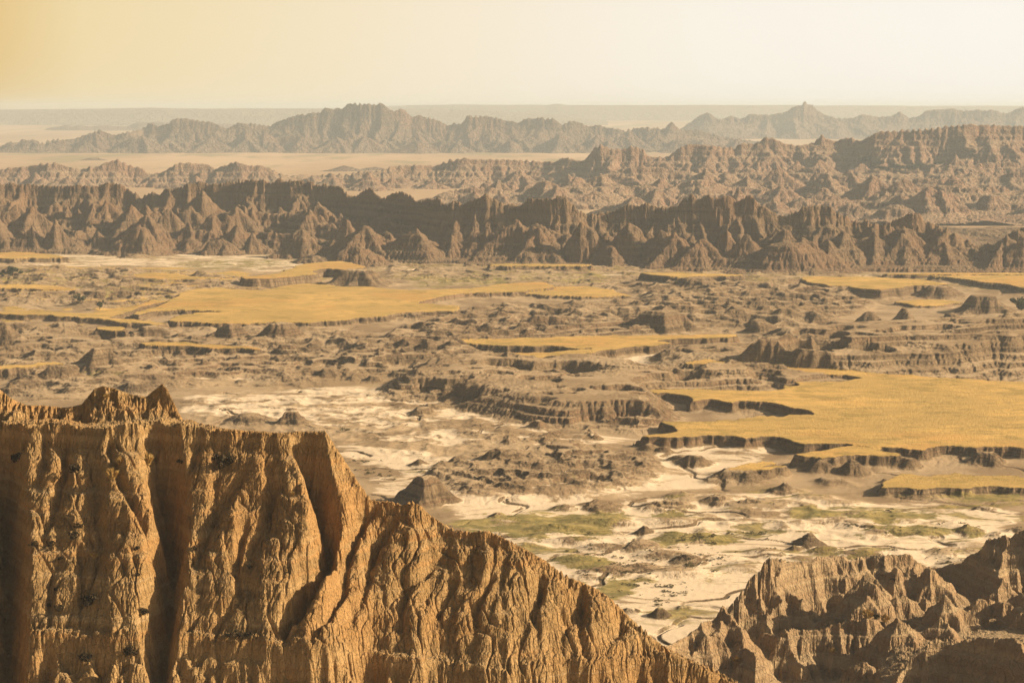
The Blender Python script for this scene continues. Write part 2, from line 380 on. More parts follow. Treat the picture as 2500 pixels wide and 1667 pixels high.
GREENS = [('V6', [(640,645),(900,620),(1120,608),(1400,604),(1700,590),(1740,640),(1620,720),(1400,725),(1200,765),(1000,740),(760,700)]),
 ('V6', [(1180,800),(1300,810),(1450,860),(1600,850),(1640,890),(1500,930),(1330,900),(1230,850)]),
 ('V6', [(560,585),(700,575),(850,590),(700,600)]), ('V6', [(1700,740),(1960,700),(2116,720),(2116,745),(1800,775)]),
 ('V7', [(0,600),(180,598),(280,630),(60,650),(0,640)]), ('V7', [(690,575),(860,560),(1040,600),(1300,560),(1500,585),(1750,632),(1500,655),(1300,668),(1200,640),(1000,640),(800,650)]),
 ('V7', [(60,715),(250,700),(500,700),(820,715),(780,735),(500,730),(420,775),(250,770),(0,780),(0,740)]),
 ('V7', [(820,735),(1100,730),(1400,725),(1520,705),(1500,745),(1200,742)]), ('V7', [(1140,690),(1300,670),(1600,700),(1880,740),(1840,755),(1500,715),(1200,698)]),
 ('V7', [(0,505),(250,500),(300,520),(120,525),(0,525)]), ('V7', [(1640,540),(2116,530),(2116,500),(1900,490),(1700,520)]),
 ('V3', [(800,70),(1200,60),(1400,75),(1200,110),(900,115)]), ('V3', [(300,600),(480,580),(680,620),(560,640),(380,620)]),
 ('V3', [(1850,150),(2352,120),(2352,190),(1900,200)]), ('V4', [(0,130),(500,140),(450,180),(0,185)]),
 ('V3', [(120,120),(560,150),(900,230),(700,280),(420,260),(100,230),(0,160)]), ('V6', [(1560,960),(1850,960),(1830,1010),(1600,1090),(1700,1130),(1900,1135),(1700,1150),(1560,1090)])]
RUG = [  # rugged ground: view, height, noise size, plateau?, polygon
 ('D', 7.6, 30, 1, [(880,900),(930,860),(1010,835),(1150,825),(1300,830),(1500,850),(1650,850),(1820,868),(1900,880),(1820,890),(1500,892),(1560,950),(1460,975),(1300,968),(1090,930),(1000,900)]),
 ('D', 7.0, 24, 0, [(850,800),(900,760),(1060,712),(1160,700),(1420,690),(1560,700),(1620,760),(1200,775),(1130,800),(1120,830),(960,850),(760,850)]),
 ('D', 8.0, 26, 0, [(1440,650),(1700,650),(1850,660),(2000,690),(1900,740),(1700,750),(1560,740),(1500,700)]),
 ('D', 6.0, 26, 0, [(0,612),(300,615),(620,640),(700,650),(600,662),(300,700),(0,690)]),
 ('D', 4.5, 22, 0, [(0,750),(300,750),(700,745),(900,770),(860,860),(700,870),(560,860),(420,880),(0,900)]),
 ('D', 5.5, 22, 1, [(1520,800),(1700,790),(1850,810),(2100,850),(2040,862),(1800,860),(1650,845),(1500,830)]),
 ('D', 1.3, 9, 0, [(420,900),(900,880),(1080,940),(1300,1000),(1450,1010),(1300,1040),(900,1040),(760,1000),(430,970)]),
 ('D', 3.4, 14, 0, [(960,1060),(1100,1030),(1300,1010),(1480,1020),(1550,1060),(1400,1120),(1200,1130),(1020,1110)]),
 ('D', 3.0, 18, 0, [(700,585),(1500,600),(2352,640),(2352,660),(1900,650),(1300,670),(1100,650),(900,640)]),
 ('D', 1.8, 16, 0, [(1000,950),(1300,975),(1450,1000),(1300,1030),(1050,1010)]),
 ('D', 1.6, 16, 0, [(1640,1120),(2000,1150),(2300,1180),(2000,1230),(1700,1190)]),
 ('D', 7.0, 22, 1, [(1700,770),(2352,730),(2352,800),(1900,800)]),
]
MOUNDS = [
 ('V3',20,468,130,140,'c'),('V3',505,447,155,72,'t'),('V3',690,447,120,82,'t'),('V3',1060,452,118,95,'t'),('V3',1290,456,155,105,'t'),
 ('V3',1185,472,120,55,'r'),('V3',1320,532,130,85,'r'),('V3',1440,500,80,62,'r'),('V3',1540,440,60,48,'r'),('V3',1985,435,95,86,'c'),
 ('V3',2130,472,120,68,'r'),('V3',1700,482,150,60,'r'),('V3',195,544,150,66,'t'),('V3',460,585,150,118,'t'),('V3',940,590,130,78,'c'),
 ('V3',1010,622,60,36,'c'),('V3',1110,637,45,32,'r'),('V3',1200,592,105,56,'c'),('V3',1500,624,92,60,'t'),('V3',1620,632,55,38,'r'),
 ('V3',1720,634,72,48,'r'),('V3',1340,838,105,80,'t'),('V3',1150,832,160,66,'r'),('V3',620,684,130,64,'r'),('V3',330,694,100,54,'r'),
 ('V3',50,700,110,85,'c'),('V3',270,645,160,105,'r'),('V3',1940,788,90,60,'r'),('V3',2200,862,120,46,'r'),('V3',2180,775,60,28,'r'),
 ('V3',2270,742,130,112,'t'),('V3',2060,600,170,90,'r'),('V3',640,62,95,26,'r'),('V3',920,157,60,50,'t'),('V3',820,160,45,42,'c'),
 ('V3',1925,132,60,34,'r'),('V3',270,128,75,42,'t'),('V3',580,210,80,60,'t'),('V3',480,148,110,30,'t'),
 ('V3',1040,195,80,35,'t'),('V3',580,250,70,36,'t'),('V3',700,258,60,46,'c'),('V3',1640,200,190,92,'t'),('V3',1330,180,150,34,'t'),
 ('V3',60,420,150,70,'t'),('V3',300,412,160,60,'t'),('V3',1900,350,120,40,'r'),('V3',2280,420,130,70,'c'),('V3',1240,560,60,25,'r'),
 ('V3',850,560,80,40,'c'),('V3',1660,560,130,60,'r'),('V3',1870,620,120,60,'r'),('V3',1850,690,130,50,'r'),('V3',700,640,110,20,'r'),
 ('V4',50,432,115,98,'c'),('V4',380,412,190,70,'r'),('V4',690,412,210,112,'t'),('V4',850,370,70,50,'r'),('V4',1010,332,110,58,'r'),
 ('V4',1240,332,100,50,'r'),('V4',1130,395,110,66,'r'),('V4',1400,368,100,66,'r'),('V4',1800,378,105,118,'c'),('V4',1640,372,95,82,'r'),
 ('V4',2020,362,90,64,'r'),('V4',1810,392,60,42,'r'),('V4',1000,404,50,32,'c'),('V4',1150,412,110,72,'r'),('V4',960,362,110,50,'r'),
 ('V4',2170,322,175,96,'t'),('V4',850,218,175,74,'t'),('V4',120,182,42,44,'c'),('V4',630,218,75,42,'r'),('V4',1490,402,110,66,'r'),
 ('V4',1530,300,60,40,'r'),('V4',1900,380,60,40,'r'),('V4',1690,390,50,34,'r'),('V4',1580,250,240,62,'t'),('V4',120,858,108,72,'c'),
 ('V4',1960,250,160,68,'t'),('V4',420,795,200,120,'t'),('V4',100,790,110,120,'t'),('V4',360,880,60,34,'r'),('V4',190,900,110,50,'r'),
 ('V4',700,830,110,40,'r'),('V4',690,112,110,44,'r'),('V4',2000,118,120,38,'r'),('V4',80,200,90,20,'r'),
 ('V6',560,556,205,178,'t'),('V6',1210,132,112,88,'c'),('V6',860,132,90,58,'c'),('V6',530,334,85,58,'r'),('V6',750,332,100,78,'r'),
 ('V6',980,325,165,112,'r'),('V6',1150,402,120,68,'r'),('V6',830,362,72,38,'r'),('V6',1540,192,80,74,'c'),('V6',1250,212,110,50,'r'),
 ('V6',1560,602,150,60,'t'),('V6',980,638,102,52,'r'),('V6',1320,472,62,44,'r'),('V6',1900,592,170,66,'r'),('V6',1820,718,82,60,'r'),
 ('V6',760,442,62,38,'r'),('V6',1110,320,80,30,'r'),('V6',600,20,120,60,'r'),('V6',1450,430,70,30,'r'),('V6',1700,380,80,24,'r'),
 ('V6',2030,320,120,62,'t'),('V6',1560,245,140,60,'c'),('V6',1840,250,100,60,'r'),('V6',940,410,60,26,'r'),
 ('V6',720,240,60,34,'r'),('V6',880,235,80,44,'r'),('V6',1040,215,80,50,'r'),
 ('V7',225,334,125,78,'t'),('V7',470,434,235,95,'t'),('V7',740,505,165,96,'c'),('V7',1020,443,155,52,'t'),('V7',900,545,200,62,'r'),
 ('V7',350,562,155,66,'t'),('V7',100,592,180,72,'r'),('V7',680,586,125,58,'r'),('V7',885,792,115,104,'c'),('V7',1010,792,170,44,'r'),
 ('V7',795,812,55,60,'c'),('V7',800,858,62,50,'c'),('V7',1295,838,75,56,'c'),('V7',1236,834,14,24,'c'),('V7',1640,852,145,56,'r'),
 ('V7',1790,732,150,90,'c'),('V7',1960,744,120,56,'c'),('V7',1885,592,110,46,'r'),('V7',1280,762,100,46,'c'),('V7',1130,385,130,108,'r'),
 ('V7',950,375,130,88,'r'),('V7',1320,432,60,58,'c'),('V7',1440,350,120,80,'t'),('V7',1650,560,60,22,'r'),('V7',1120,640,80,36,'r'),
 ('V7',460,655,170,36,'r'),('V7',2080,720,100,60,'c'),('V7',1900,330,150,90,'t'),('V7',50,260,80,60,'r'),('V7',1500,520,120,70,'t'),('V6',1905,1200,85,80,'r'),('V6',1740,1175,85,44,'r'),('V6',2040,1150,60,36,'r'),('V6',1620,650,60,16,'r'),('V7',330,500,60,24,'t'),('V7',130,530,70,20,'t'),
]
def vary(g, s, octs=5, seed=0, gain=.5): return fbm(g.X / s, g.Y / s, octs, seed, gain)
say('floor')
g = Grid(-0.34, 0.34, 680, gys(305, 1330, 660))
g.Z = .5 * vary(g, 90, 3, 1) + .45 * vary(g, 22, 4, 2) + .08 * vary(g, 5, 3, 4)
for i, (v, hh, sc, plat, pl) in enumerate(RUG):
    us, ys = ground(v, [p[0] for p in pl], [p[1] for p in pl], 2.0)
    m = blur(inpoly(g, us, ys, 8, 40, seed=20 + i).astype(float), 7, 7, 2)
    sc *= .72; n = ridged(g.X / (sc * 1.9), g.Y / (sc * 1.5), 4, 40 + i, .55) * .8 + .3 * vary(g, sc * .4, 3, 60 + i) + .05
    if plat: n = np.minimum(np.clip(n, 0, 1) * 2.0, .82 + .12 * vary(g, sc, 2, 70 + i)) 
    else: n = np.clip(n, -.05, 1) ** 1.2 if False else np.clip(n, -.05, 1)
    g.Z = np.maximum(g.Z, g.Z * .5 + m * hh * 1.2 * n)
# dark dissected ridge entering from the right
rp = [('V4',900,600,690),('V4',1000,520,705),('V4',1080,440,725),('V4',1200,405,735),('V4',1350,383,740),('V4',1480,376,745),('V4',1560,402,745),('V4',1660,425,750),('V4',1800,402,755),('V4',2000,388,755),('V4',2080,365,758),('V4',2150,345,760),('V4',2250,312,765),('V4',2352,306,765),('V4',2480,290,765)]
rz = ridge(g, rp, [60]*5 + [62, 66, 70, 70], 55, P=([0, .12, .2, .45, .52, .8, 1.05], [1, .9, .68, .58, .36, .16, 0]), wig=(16, 45), jag=(1.5, 9), base=-.5, seed=9, spur=.5)
g.Z = np.maximum(g.Z, rz)
rq = np.random.default_rng(17)
us_, ys_ = ground('D', [1050,1700,2352,2352,1800,1500,1200], [1180,1130,1190,1330,1330,1430,1260], 0)
zone_ = inpoly(g, us_, ys_)
for k in range(520):   # small swells and clay cones strewn over the lower flats
    u_ = rq.uniform(-.06, .3); y_ = rq.uniform(395, 640)
    if not zone_[int(g.iy(y_)), int(g.iu(u_))]: continue
    w_ = rq.uniform(1.5, 5.5); a_, b_ = np.searchsorted(g.y, [y_ - 2 * w_, y_ + 2 * w_]); c_, d_ = np.searchsorted(g.u, [u_ - 2 * w_ / y_, u_ + 2 * w_ / y_])
    Xl = g.X[a_:b_, c_:d_] - u_ * y_; Yl = g.Y[a_:b_, c_:d_] - y_; r_ = np.hypot(Xl / rq.uniform(1, 2.2), Yl) / w_
    g.Z[a_:b_, c_:d_] = np.maximum(g.Z[a_:b_, c_:d_], .2 + w_ * rq.uniform(.15, .38) * (1 - r_ ** 1.3))
MND = [mound(g, *q, seed=100 + 3 * i) for i, q in enumerate(MOUNDS)]
def mesa_masks(g):
    out = []
    for i, (v, z, lab, pl) in enumerate(MESAS):
        us, ys = ground(v, [p[0] for p in pl], [p[1] for p in pl], z * .66)
        out.append(inpoly(g, us, ys, 3.4, 13, seed=200 + i))
    return out
def cap_mesas(g, mk, cliff=True):
    top = np.full(g.Z.shape, -99.0)
    for (v, z, lab, pl), m in zip(MESAS, mk):
        z = z * .66; zt = z + .25 * vary(g, 60, 2, 5)
        if cliff:
            mf = m.astype(float)
            ap = np.maximum(blur(mf, 2, 4, 1) * .75, blur(mf, 7, 9, 2) * .7) * z
            g.Z = np.maximum(g.Z, ap * np.clip(.85 + 1.2 * vary(g, 13, 3, 8 + int(z * 10)), .2, 1.25))
        top[m] = np.maximum(top[m], zt[m])
    g.Z = np.where(top > -90, top, g.Z)
    return top > -90
mk = mesa_masks(g); cp = cap_mesas(g, mk)
hil = sstep(.4, 1.6, g.Z); g.Z += .1 * rng.standard_normal(g.Z.shape) * (~cp) * (.25 + .75 * hil)
km = np.where(cp, .03, 1.0)
smax = 1.5
say('erode floor'); erode(g, 15, K=.02, m=.5, smax=1.9, kmask=km, jit=.5, diff=.02)
g = upsample(g, 2, 2); say('up')
mk = mesa_masks(g); z0 = g.Z.copy(); cp = cap_mesas(g, mk, cliff=False)
out = (~cp) & (blur(cp.astype(float), 1, 1, 1) > .01)   # the sod rim stands clean above the cliff
hil = sstep(.3, 1.4, g.Z); g.Z += (.035 * rng.standard_normal(g.Z.shape) * (g.Y / 450) + .26 * vary(g, 1.8, 3, 12)) * (~cp) * (.12 + .88 * hil)
km = np.where(cp, .004, 1.0)
erode(g, 7, K=.016, m=.5, smax=2.6, kmask=km, jit=.5, diff=.004, seed=4)
ch = perlin((g.X + 9 * vary(g, 18, 3, 91)) / 48, (g.Y + 9 * vary(g, 18, 3, 92)) / 26, 93); g.Z -= .45 * np.clip(1 - np.abs(ch) * 22, 0, 1) * (~cp) * (1 - sstep(.8, 2, g.Z))
def ledges(g, per, amp, seed=0, w=1.0):
    zz = g.Z + 1.2 * vary(g, 60, 2, seed); ph = zz / per * 2 * np.pi
    g.Z = g.Z + amp * per / 6.28 * np.sin(ph) * w
hw = sstep(.8, 2.0, g.Z) * (~cp) * sstep(-.2, .2, vary(g, 70, 2, 15))
ledges(g, 1.9, .85, 21, hw); ledges(g, .8, .6, 22, hw)
say('floor eroded', g.Z.min(), g.Z.max())
FLOOR = g; FCAP = cp; FMK = mk
# ================================================================ 2  brown pinnacled ridge across the middle
say('middle ridge')
def DP(lst, view='D'): return [(view, x, y, d) for x, y, d in lst]
e = Grid(-0.32, 0.32, 640, gys(1100, 1660, 250))
crestE = [(-80,424,1545),(0,425,1545),(60,425,1545),(110,428,1540),(150,430,1540),(180,426,1540),(225,430,1540),(245,424,1535),(272,428,1535),(290,436,1535),(310,446,1530),(322,456,1530),(338,446,1530),(352,444,1525),(368,448,1525),(380,435,1520),(420,434,1520),(430,425,1515),(470,419,1515),(492,425,1510),(530,420,1510),(570,418,1505),(600,419,1500),(640,414,1500),(672,420,1495),(700,419,1490),(740,426,1480),(780,430,1470),(790,440,1465),(806,450,1455),(820,452,1450),(838,438,1440),(850,431,1435),(862,446,1430),(880,456,1420),(898,450,1410),(910,445,1405),(922,443,1400),(946,455,1380),(956,467,1370),(975,462,1350),(1000,460,1335),(1030,466,1325),(1060,469,1320),(1090,463,1315),(1105,456,1312),(1116,449,1310),(1130,461,1310),(1160,471,1308),(1196,473,1305),(1212,459,1302),(1255,458,1300),(1270,462,1300),(1286,449,1300),(1302,460,1298),(1318,474,1298),(1332,486,1298),(1350,496,1298),(1380,493,1296),(1400,489,1295),(1440,476,1292),(1495,470,1290),(1512,477,1290),(1530,481,1288),(1558,476,1286),(1572,460,1285),(1580,466,1285),(1590,449,1284),(1602,466,1283),(1624,456,1282),(1680,455,1280),(1694,466,1280),(1708,460,1278),(1722,451,1278),(1736,459,1276),(1752,477,1275),(1772,488,1272),(1800,501,1270),(1820,492,1270),(1834,486,1268),(1842,474,1268),(1910,476,1266),(1922,490,1265),(1945,500,1264),(1960,508,1264),(1990,511,1262),(2000,514,1260),(2030,520,1260),(2042,518,1260),(2056,509,1258),(2080,501,1258),(2098,494,1256),(2112,498,1256),(2122,514,1256),(2140,520,1255),(2180,535,1254),(2220,556,1252),(2262,566,1250),(2290,562,1250),(2308,545,1250),(2345,525,1250),(2380,520,1250),(2450,545,1250)]
PE = ([0, .05, .13, .2, .34, .5, .7, .9, 1.02], [1, .88, .72, .62, .46, .33, .19, .06, 0])
e.Z = ridge(e, DP(crestE), [110, 105, 100, 90, 66, 56, 54, 54, 58, 50, 44], 70, P=PE, wig=(9, 38), jag=(3.4, 9), base=-4, seed=31, spur=.55, amp=.36)
# ranks of lower crests and fins in front of the left massif
r2 = ridge(e, DP([(-80,500,1450),(60,505,1448),(160,478,1446),(300,520,1442),(400,478,1440),(480,500,1436),(560,470,1430),(640,500,1424),(700,475,1418),(800,505,1400),(870,500,1380),(960,520,1350)]), 80, 45, P=PE, wig=(16, 30), jag=(7, 12), base=-4, seed=41, spur=.5)
r3 = ridge(e, DP([(-80,545,1400),(60,540,1398),(140,520,1396),(300,560,1390),(420,520,1384),(520,545,1378),(640,530,1366),(760,548,1350),(840,530,1338),(940,560,1320)]), 60, 40, P=PE, wig=(18, 26), jag=(6, 14), base=-4, seed=51, spur=.5)
e.Z = np.maximum(e.Z, np.maximum(r2, r3))
for i, q in enumerate([('W1',110,772,72,100,'c'),('W1',265,778,105,160,'c'),('W1',640,800,175,150,'c'),('W1',1015,797,115,82,'r'),('W1',1390,812,145,150,'c'),('W1',1590,792,130,185,'c'),
    ('W1',870,772,75,150,'c'),('W1',450,772,70,110,'c'),('W1',1200,790,90,60,'c'),('W1',1160,790,60,160,'c'),('W1',1740,780,80,140,'c'),('W1',1960,812,60,70,'r'),('W1',2080,812,50,55,'r'),('W1',2180,830,70,110,'c'),
    ('W1',2240,830,100,210,'c'),('W1',1640,860,190,100,'r'),('W1',1450,835,110,40,'r'),('W1',2020,800,70,160,'c'),('W1',180,700,60,130,'c'),('W1',390,700,60,110,'c'),('W1',960,700,50,140,'c'),
    ('W1',620,812,90,24,'r'),('W1',30,770,60,110,'c'),
    ('W2',180,832,130,155,'r'),('W2',50,835,90,180,'c'),('W2',330,850,140,210,'r'),('W2',540,852,150,210,'r'),('W2',690,862,210,195,'c'),('W2',985,860,150,215,'c'),('W2',1080,780,80,120,'c'),
    ('W2',1250,888,360,152,'r'),('W2',1000,870,130,90,'r'),('W2',1810,852,120,180,'c'),('W2',1480,760,110,150,'c'),('W2',1390,760,80,90,'c'),('W2',1570,770,60,150,'c'),('W2',1980,852,180,110,'r'),('W2',2150,850,120,80,'r'),('W2',2330,845,110,165,'r'),('W2',2230,850,90,60,'r'),
    ('W2',690,866,100,44,'r'),('W2',1970,862,130,34,'r'),('W2',430,700,50,70,'r'),('W2',860,800,90,130,'c')]):
    mound(e, *q, seed=700 + i, wy=.9)
rr = np.random.default_rng(5)
def cone_at(g, u, d, wm, z0, hh, seed):
    a, b = np.searchsorted(g.y, [d - 1.4 * wm, d + 1.4 * wm]); c, q = np.searchsorted(g.u, [u - 1.4 * wm / d, u + 1.4 * wm / d])
    Xl = g.X[a:b, c:q] - u * d; Yl = g.Y[a:b, c:q] - d; th = np.arctan2(Yl, Xl)
    n = .25 * fbm(g.X[a:b, c:q] / (wm * .6), g.Y[a:b, c:q] / (wm * .6), 2, seed)
    kk = 3 + seed % 3; r = np.hypot(Xl, Yl) / wm * (1 + .14 * np.cos(kk * th + seed) + .06 * np.cos((2 * kk + 1) * th + 2 * seed)) + n * .5
    g.Z[a:b, c:q] = np.maximum(g.Z[a:b, c:q], z0 + hh * np.interp(r, [0, .1, .45, .8, 1.1], [1, .84, .42, .12, -.1]))
for k in range(64):
    u = rr.uniform(-.31, -.075); d = rr.uniform(1365, 1475); w_ = rr.uniform(14, 34); cone_at(e, u, d, w_, rr.uniform(0, 4) + (d - 1375) * .09, w_ * rr.uniform(.75, 1.0), 900 + k)
for k in range(48):
    u = rr.uniform(-.08, .31); v_ = rr.uniform(0, 1); d = np.interp(u, [-.08, .1, .31], [1275, 1205, 1200]) - 6 + v_ * 45; w_ = rr.uniform(15, 33); cone_at(e, u, d, w_, v_ * 8, w_ * rr.uniform(.6, .85), 990 + k)
# low broken country behind the ridge on the right
e.Z = np.maximum(e.Z, sstep(.12, .2, e.U) * sstep(1330, 1400, e.Y) * (1 - .3 * sstep(1600, 1650, e.Y)) * (3.4 * ridged(e.X / 55, e.Y / 70, 4, 611) + 1.0) - 2.6)
e.Z += .2 * rng.standard_normal(e.Z.shape) + .6 * vary(e, 20, 3, 77)
erode(e, 14, K=.017, m=.5, smax=2.4, jit=.5, seed=6)
e = upsample(e, 2, 2)
e.Z += .06 * rng.standard_normal(e.Z.shape) + .15 * vary(e, 5, 3, 78)
erode(e, 5, K=.012, m=.5, smax=3.2, jit=.5, seed=7)
ledges(e, 5.2, .5, 3); ledges(e, 1.9, .3, 4)
fix_crest(e, DP(crestE), 8, 75, 6, sm=2, teeth=((4.0, 13), (2.4, 6), (.9, 2.5)))
# ================================================================ 3  hazy foothills beyond
say('foothills')
f = Grid(-0.32, 0.33, 600, gys(1690, 3000, 330))
f.Z = np.full(f.Z.shape, -5.0)
ax = f.X; 
crestF = [(-80,392,2560),(0,392,2560),(22,388,2560),(60,385,2560),(90,378,2560),(130,375,2560),(162,385,2560),(188,391,2560),(200,386,2560),(224,385,2560),(250,371,2560),(270,369,2560),(288,378,2560),(322,386,2560),(344,401,2560),(375,396,2565),(410,375,2570),(440,375,2570),(476,378,2570),(494,390,2560),(520,379,2550),(542,373,2550),(572,381,2550),(602,380,2550),(640,396,2550),(662,406,2550),(700,402,2550),(720,406,2550),(760,401,2550),(790,403,2550),(830,396,2560),(870,393,2560),(900,383,2570),(950,381,2580),(1000,382,2600),(1030,371,2600),(1060,366,2600),(1120,370,2600),(1160,368,2600),(1180,369,2600),(1250,373,2600),(1280,371,2590),(1292,364,2580),(1312,366,2570),(1342,371,2560),(1360,346,2550),(1382,332,2550),(1402,343,2550),(1430,345,2550),(1452,338,2550),(1475,345,2550),(1492,361,2550),(1532,363,2550),(1560,341,2550),(1582,332,2550),(1612,333,2550),(1650,338,2550),(1688,341,2550),(1702,331,2550),(1738,331,2550),(1752,321,2550),(1770,318,2550),(1802,332,2550),(1832,336,2550),(1870,329,2550),(1886,311,2550),(1902,321,2550),(1922,326,2550),(1938,318,2550),(1962,319,2550),(1980,326,2540),(1996,314,2530),(2010,306,2520),(2080,301,2510),(2120,299,2500),(2180,292,2500),(2222,288,2490),(2352,291,2480),(2480,296,2480)]
PF = ([0, .06, .15, .3, .5, .7, .9, 1.02], [1, .88, .74, .58, .40, .24, .09, 0])
f.Z = np.maximum(f.Z, ridge(f, DP(crestF), [60, 60, 60, 65, 65, 90, 120, 160, 200, 230, 240], 110, P=PF, wig=(16, 60), jag=(3.0, 16), base=-4, seed=61, spur=.6))
for lst, W, s in (
    ([('W1',1880,560,2050),('W1',1960,530,2050),('W1',2040,505,2060),('W1',2180,484,2060),('W1',2352,500,2060),('W2',120,498,2060),('W2',300,474,2060),('W2',430,482,2060),('W2',560,458,2060),('W2',700,490,2060),('W2',850,440,2060),('W2',1000,470,2060),('W2',1180,505,2050)], 110, 63),
    ([('W2',380,440,2280),('W2',470,405,2290),('W2',600,380,2290),('W2',700,400,2290),('W2',800,408,2290),('W2',900,430,2280),('W2',1020,400,2290),('W2',1180,405,2290),('W2',1300,400,2290),('W2',1400,384,2280),('W2',1500,430,2270),('W2',1640,400,2270),('W2',1800,420,2270),('W2',2000,380,2270),('W2',2200,360,2270),('W2',2480,380,2270)], 130, 65),
    ([('W2',1180,600,1900),('W2',1300,540,1900),('W2',1440,524,1900),('W2',1600,545,1900),('W2',1720,500,1900),('W2',1800,438,1900),('W2',1880,480,1900),('W2',1985,470,1900),('W2',2060,490,1900),('W2',2200,475,1900),('W2',2300,500,1900),('W2',2480,470,1900)], 95, 67),
    ([('W2',700,520,2160),('W2',850,470,2170),('W2',1000,440,2180),('W2',1080,480,2180),('W2',1260,445,2180),('W2',1400,470,2180),('W2',1560,510,2150),('W2',1700,470,2150),('W2',1900,440,2150),('W2',2100,430,2150),('W2',2300,410,2150),('W2',2480,400,2150)], 90, 69)):
    f.Z = np.maximum(f.Z, ridge(f, lst, W, 60, P=PF, wig=(22, 70), jag=(5, 24), base=-4, seed=s, spur=.6))
for k in range(110):
    u = rr.uniform(-.02, .325); d = rr.uniform(1800, 2480) if u > .06 else rr.uniform(1980, 2420); w_ = rr.uniform(18, 44)
    cone_at(f, u, d, w_, max(0, (d - 1850) * .03) * min(1, max(0, u * 8)), w_ * rr.uniform(.45, .8), 1100 + k)
for k in range(46):
    u = rr.uniform(-.31, -.0); d = rr.uniform(2480, 2560); w_ = rr.uniform(14, 30); cone_at(f, u, d, w_, 0, w_ * rr.uniform(.5, .85), 1300 + k)
f.Z = np.maximum(f.Z, sstep(.1, .16, f.U) * (1 - sstep(1900, 2100, f.Y)) * (4.5 * ridged(f.X / 70, f.Y / 90, 4, 612) + 1.0) - 2.6)
for i, q in enumerate([('W2',1260,560,90,110,'c'),('W2',1400,540,120,150,'c'),('W2',1600,600,110,70,'c'),('W2',2000,610,150,120,'c'),('W2',2200,610,130,100,'r'),('W2',1760,640,160,80,'r'),('W2',1560,620,110,70,'r'),
    ('W1',430,472,80,70,'c'),('W1',700,470,60,60,'c'),('W1',1700,495,90,50,'r'),('W1',1040,470,80,90,'r'),('W1',1210,470,90,85,'r'),('W1',520,472,80,105,'c')]):
    mound(f, *q, seed=800 + i, wy=.9)
f.Z += .35 * rng.standard_normal(f.Z.shape) + 1.2 * vary(f, 26, 3, 79)
erode(f, 14, K=.02, m=.5, smax=1.9, jit=.5, seed=8)
f = upsample(f, 2, 2); f.Z += .1 * rng.standard_normal(f.Z.shape)
erode(f, 4, K=.02, m=.5, smax=2.2, jit=.5, seed=9)
ledges(f, 7.0, .5, 5)
fix_crest(f, DP(crestF), 13, 90, 7, teeth=((3, 16), (2.0, 8)), sm=4)
# ================================================================ 4  far ranges
say('far ranges')
a = Grid(-0.33, 0.30, 900, gys(4300, 5050, 220))
crestA = [(-90,338),(0,335),(22,329),(75,319),(98,333),(108,327),(170,320),(200,310),(228,299),(260,312),(300,304),(330,296),(345,284),(362,289),(385,288),(396,278),(430,274),(445,280),(490,282),(520,297),(545,286),(590,287),(620,293),(632,283),(660,275),(690,265),(702,266),(716,259),(735,262),(746,251),(788,250),(794,240),(830,241),(868,240),(876,237),(888,246),(905,259),(912,256),(922,251),(934,260),(946,272),(965,266),(982,273),(1000,278),(1022,285),(1050,288),(1062,280),(1075,267),(1092,272),(1112,270),(1142,275),(1190,283),(1206,275),(1225,272),(1266,273),(1292,286),(1320,279),(1346,291),(1372,290),(1400,295),(1440,303),(1462,297),(1490,294),(1520,299),(1532,291),(1542,281),(1552,291),(1562,300),(1600,300),(1660,315),(1760,330)]
PA = ([0, .05, .13, .25, .4, .6, .8, 1.0], [1, .84, .66, .5, .36, .22, .1, 0])
a.Z = ridge(a, DP([(x, y, 4790 if x > 300 else 4680) for x, y in crestA]), [60, 90, 150, 180, 200, 200, 200, 200, 200], 140, P=PA, wig=(28, 110), jag=(5, 26), base=-5, seed=71, spur=.6)
a.Z = np.maximum(a.Z, ridge(a, DP([(60,346,4640),(200,336,4640),(330,328,4650),(480,330,4650),(700,312,4650),(800,330,4650),(900,322,4650),(1000,330,4650),(1100,322,4650),(1250,335,4650),(1400,330,4650),(1540,335,4650),(1700,345,4650)]), 90, 60, P=PA, wig=(34, 90), jag=(16, 70), base=-5, seed=75, spur=.6))
for k in range(90):
    u = rr.uniform(-.31, .12); d = rr.uniform(4520, 4700); w_ = rr.uniform(30, 80); cone_at(a, u, d, w_, 0, w_ * rr.uniform(.4, .75), 1400 + k)
a.Z += .6 * rng.standard_normal(a.Z.shape) + 2.0 * vary(a, 50, 3, 80)
erode(a, 12, K=.035, m=.5, smax=1.9, jit=.5, seed=10)
fix_crest(a, DP([(x, y, 4790 if x > 300 else 4680) for x, y in crestA]), 28, 220, 25, teeth=((7, 36), (5, 16), (2.5, 8)), sm=2)
b = Grid(0.04, 0.33, 520, gys(5800, 6700, 200))
crestB = [(1500,330),(1540,312),(1565,296),(1590,280),(1605,268),(1625,259),(1650,275),(1665,273),(1680,267),(1700,275),(1722,263),(1760,265),(1800,262),(1815,254),(1830,245),(1842,243),(1848,233),(1854,243),(1866,245),(1880,259),(1900,268),(1922,273),(1960,272),(1980,264),(2012,270),(2045,271),(2055,266),(2066,260),(2078,266),(2092,273),(2112,266),(2130,254),(2190,251),(2215,256),(2240,254),(2290,256),(2312,263),(2330,255),(2352,247),(2480,244)]
b.Z = ridge(b, DP([(x, y, 6350) for x, y in crestB]), 330, 200, P=PA, wig=(40, 150), jag=(7, 34), base=-5, seed=81, spur=.6)
b.Z += 1.2 * rng.standard_normal(b.Z.shape) + 3 * vary(b, 50, 4, 81)
erode(b, 10, K=.06, m=.5, smax=1.8, jit=.5, seed=11)
fix_crest(b, DP([(x, y, 6350) for x, y in crestB]), 40, 300, 30, teeth=((7, 44), (5, 20), (3, 10)))
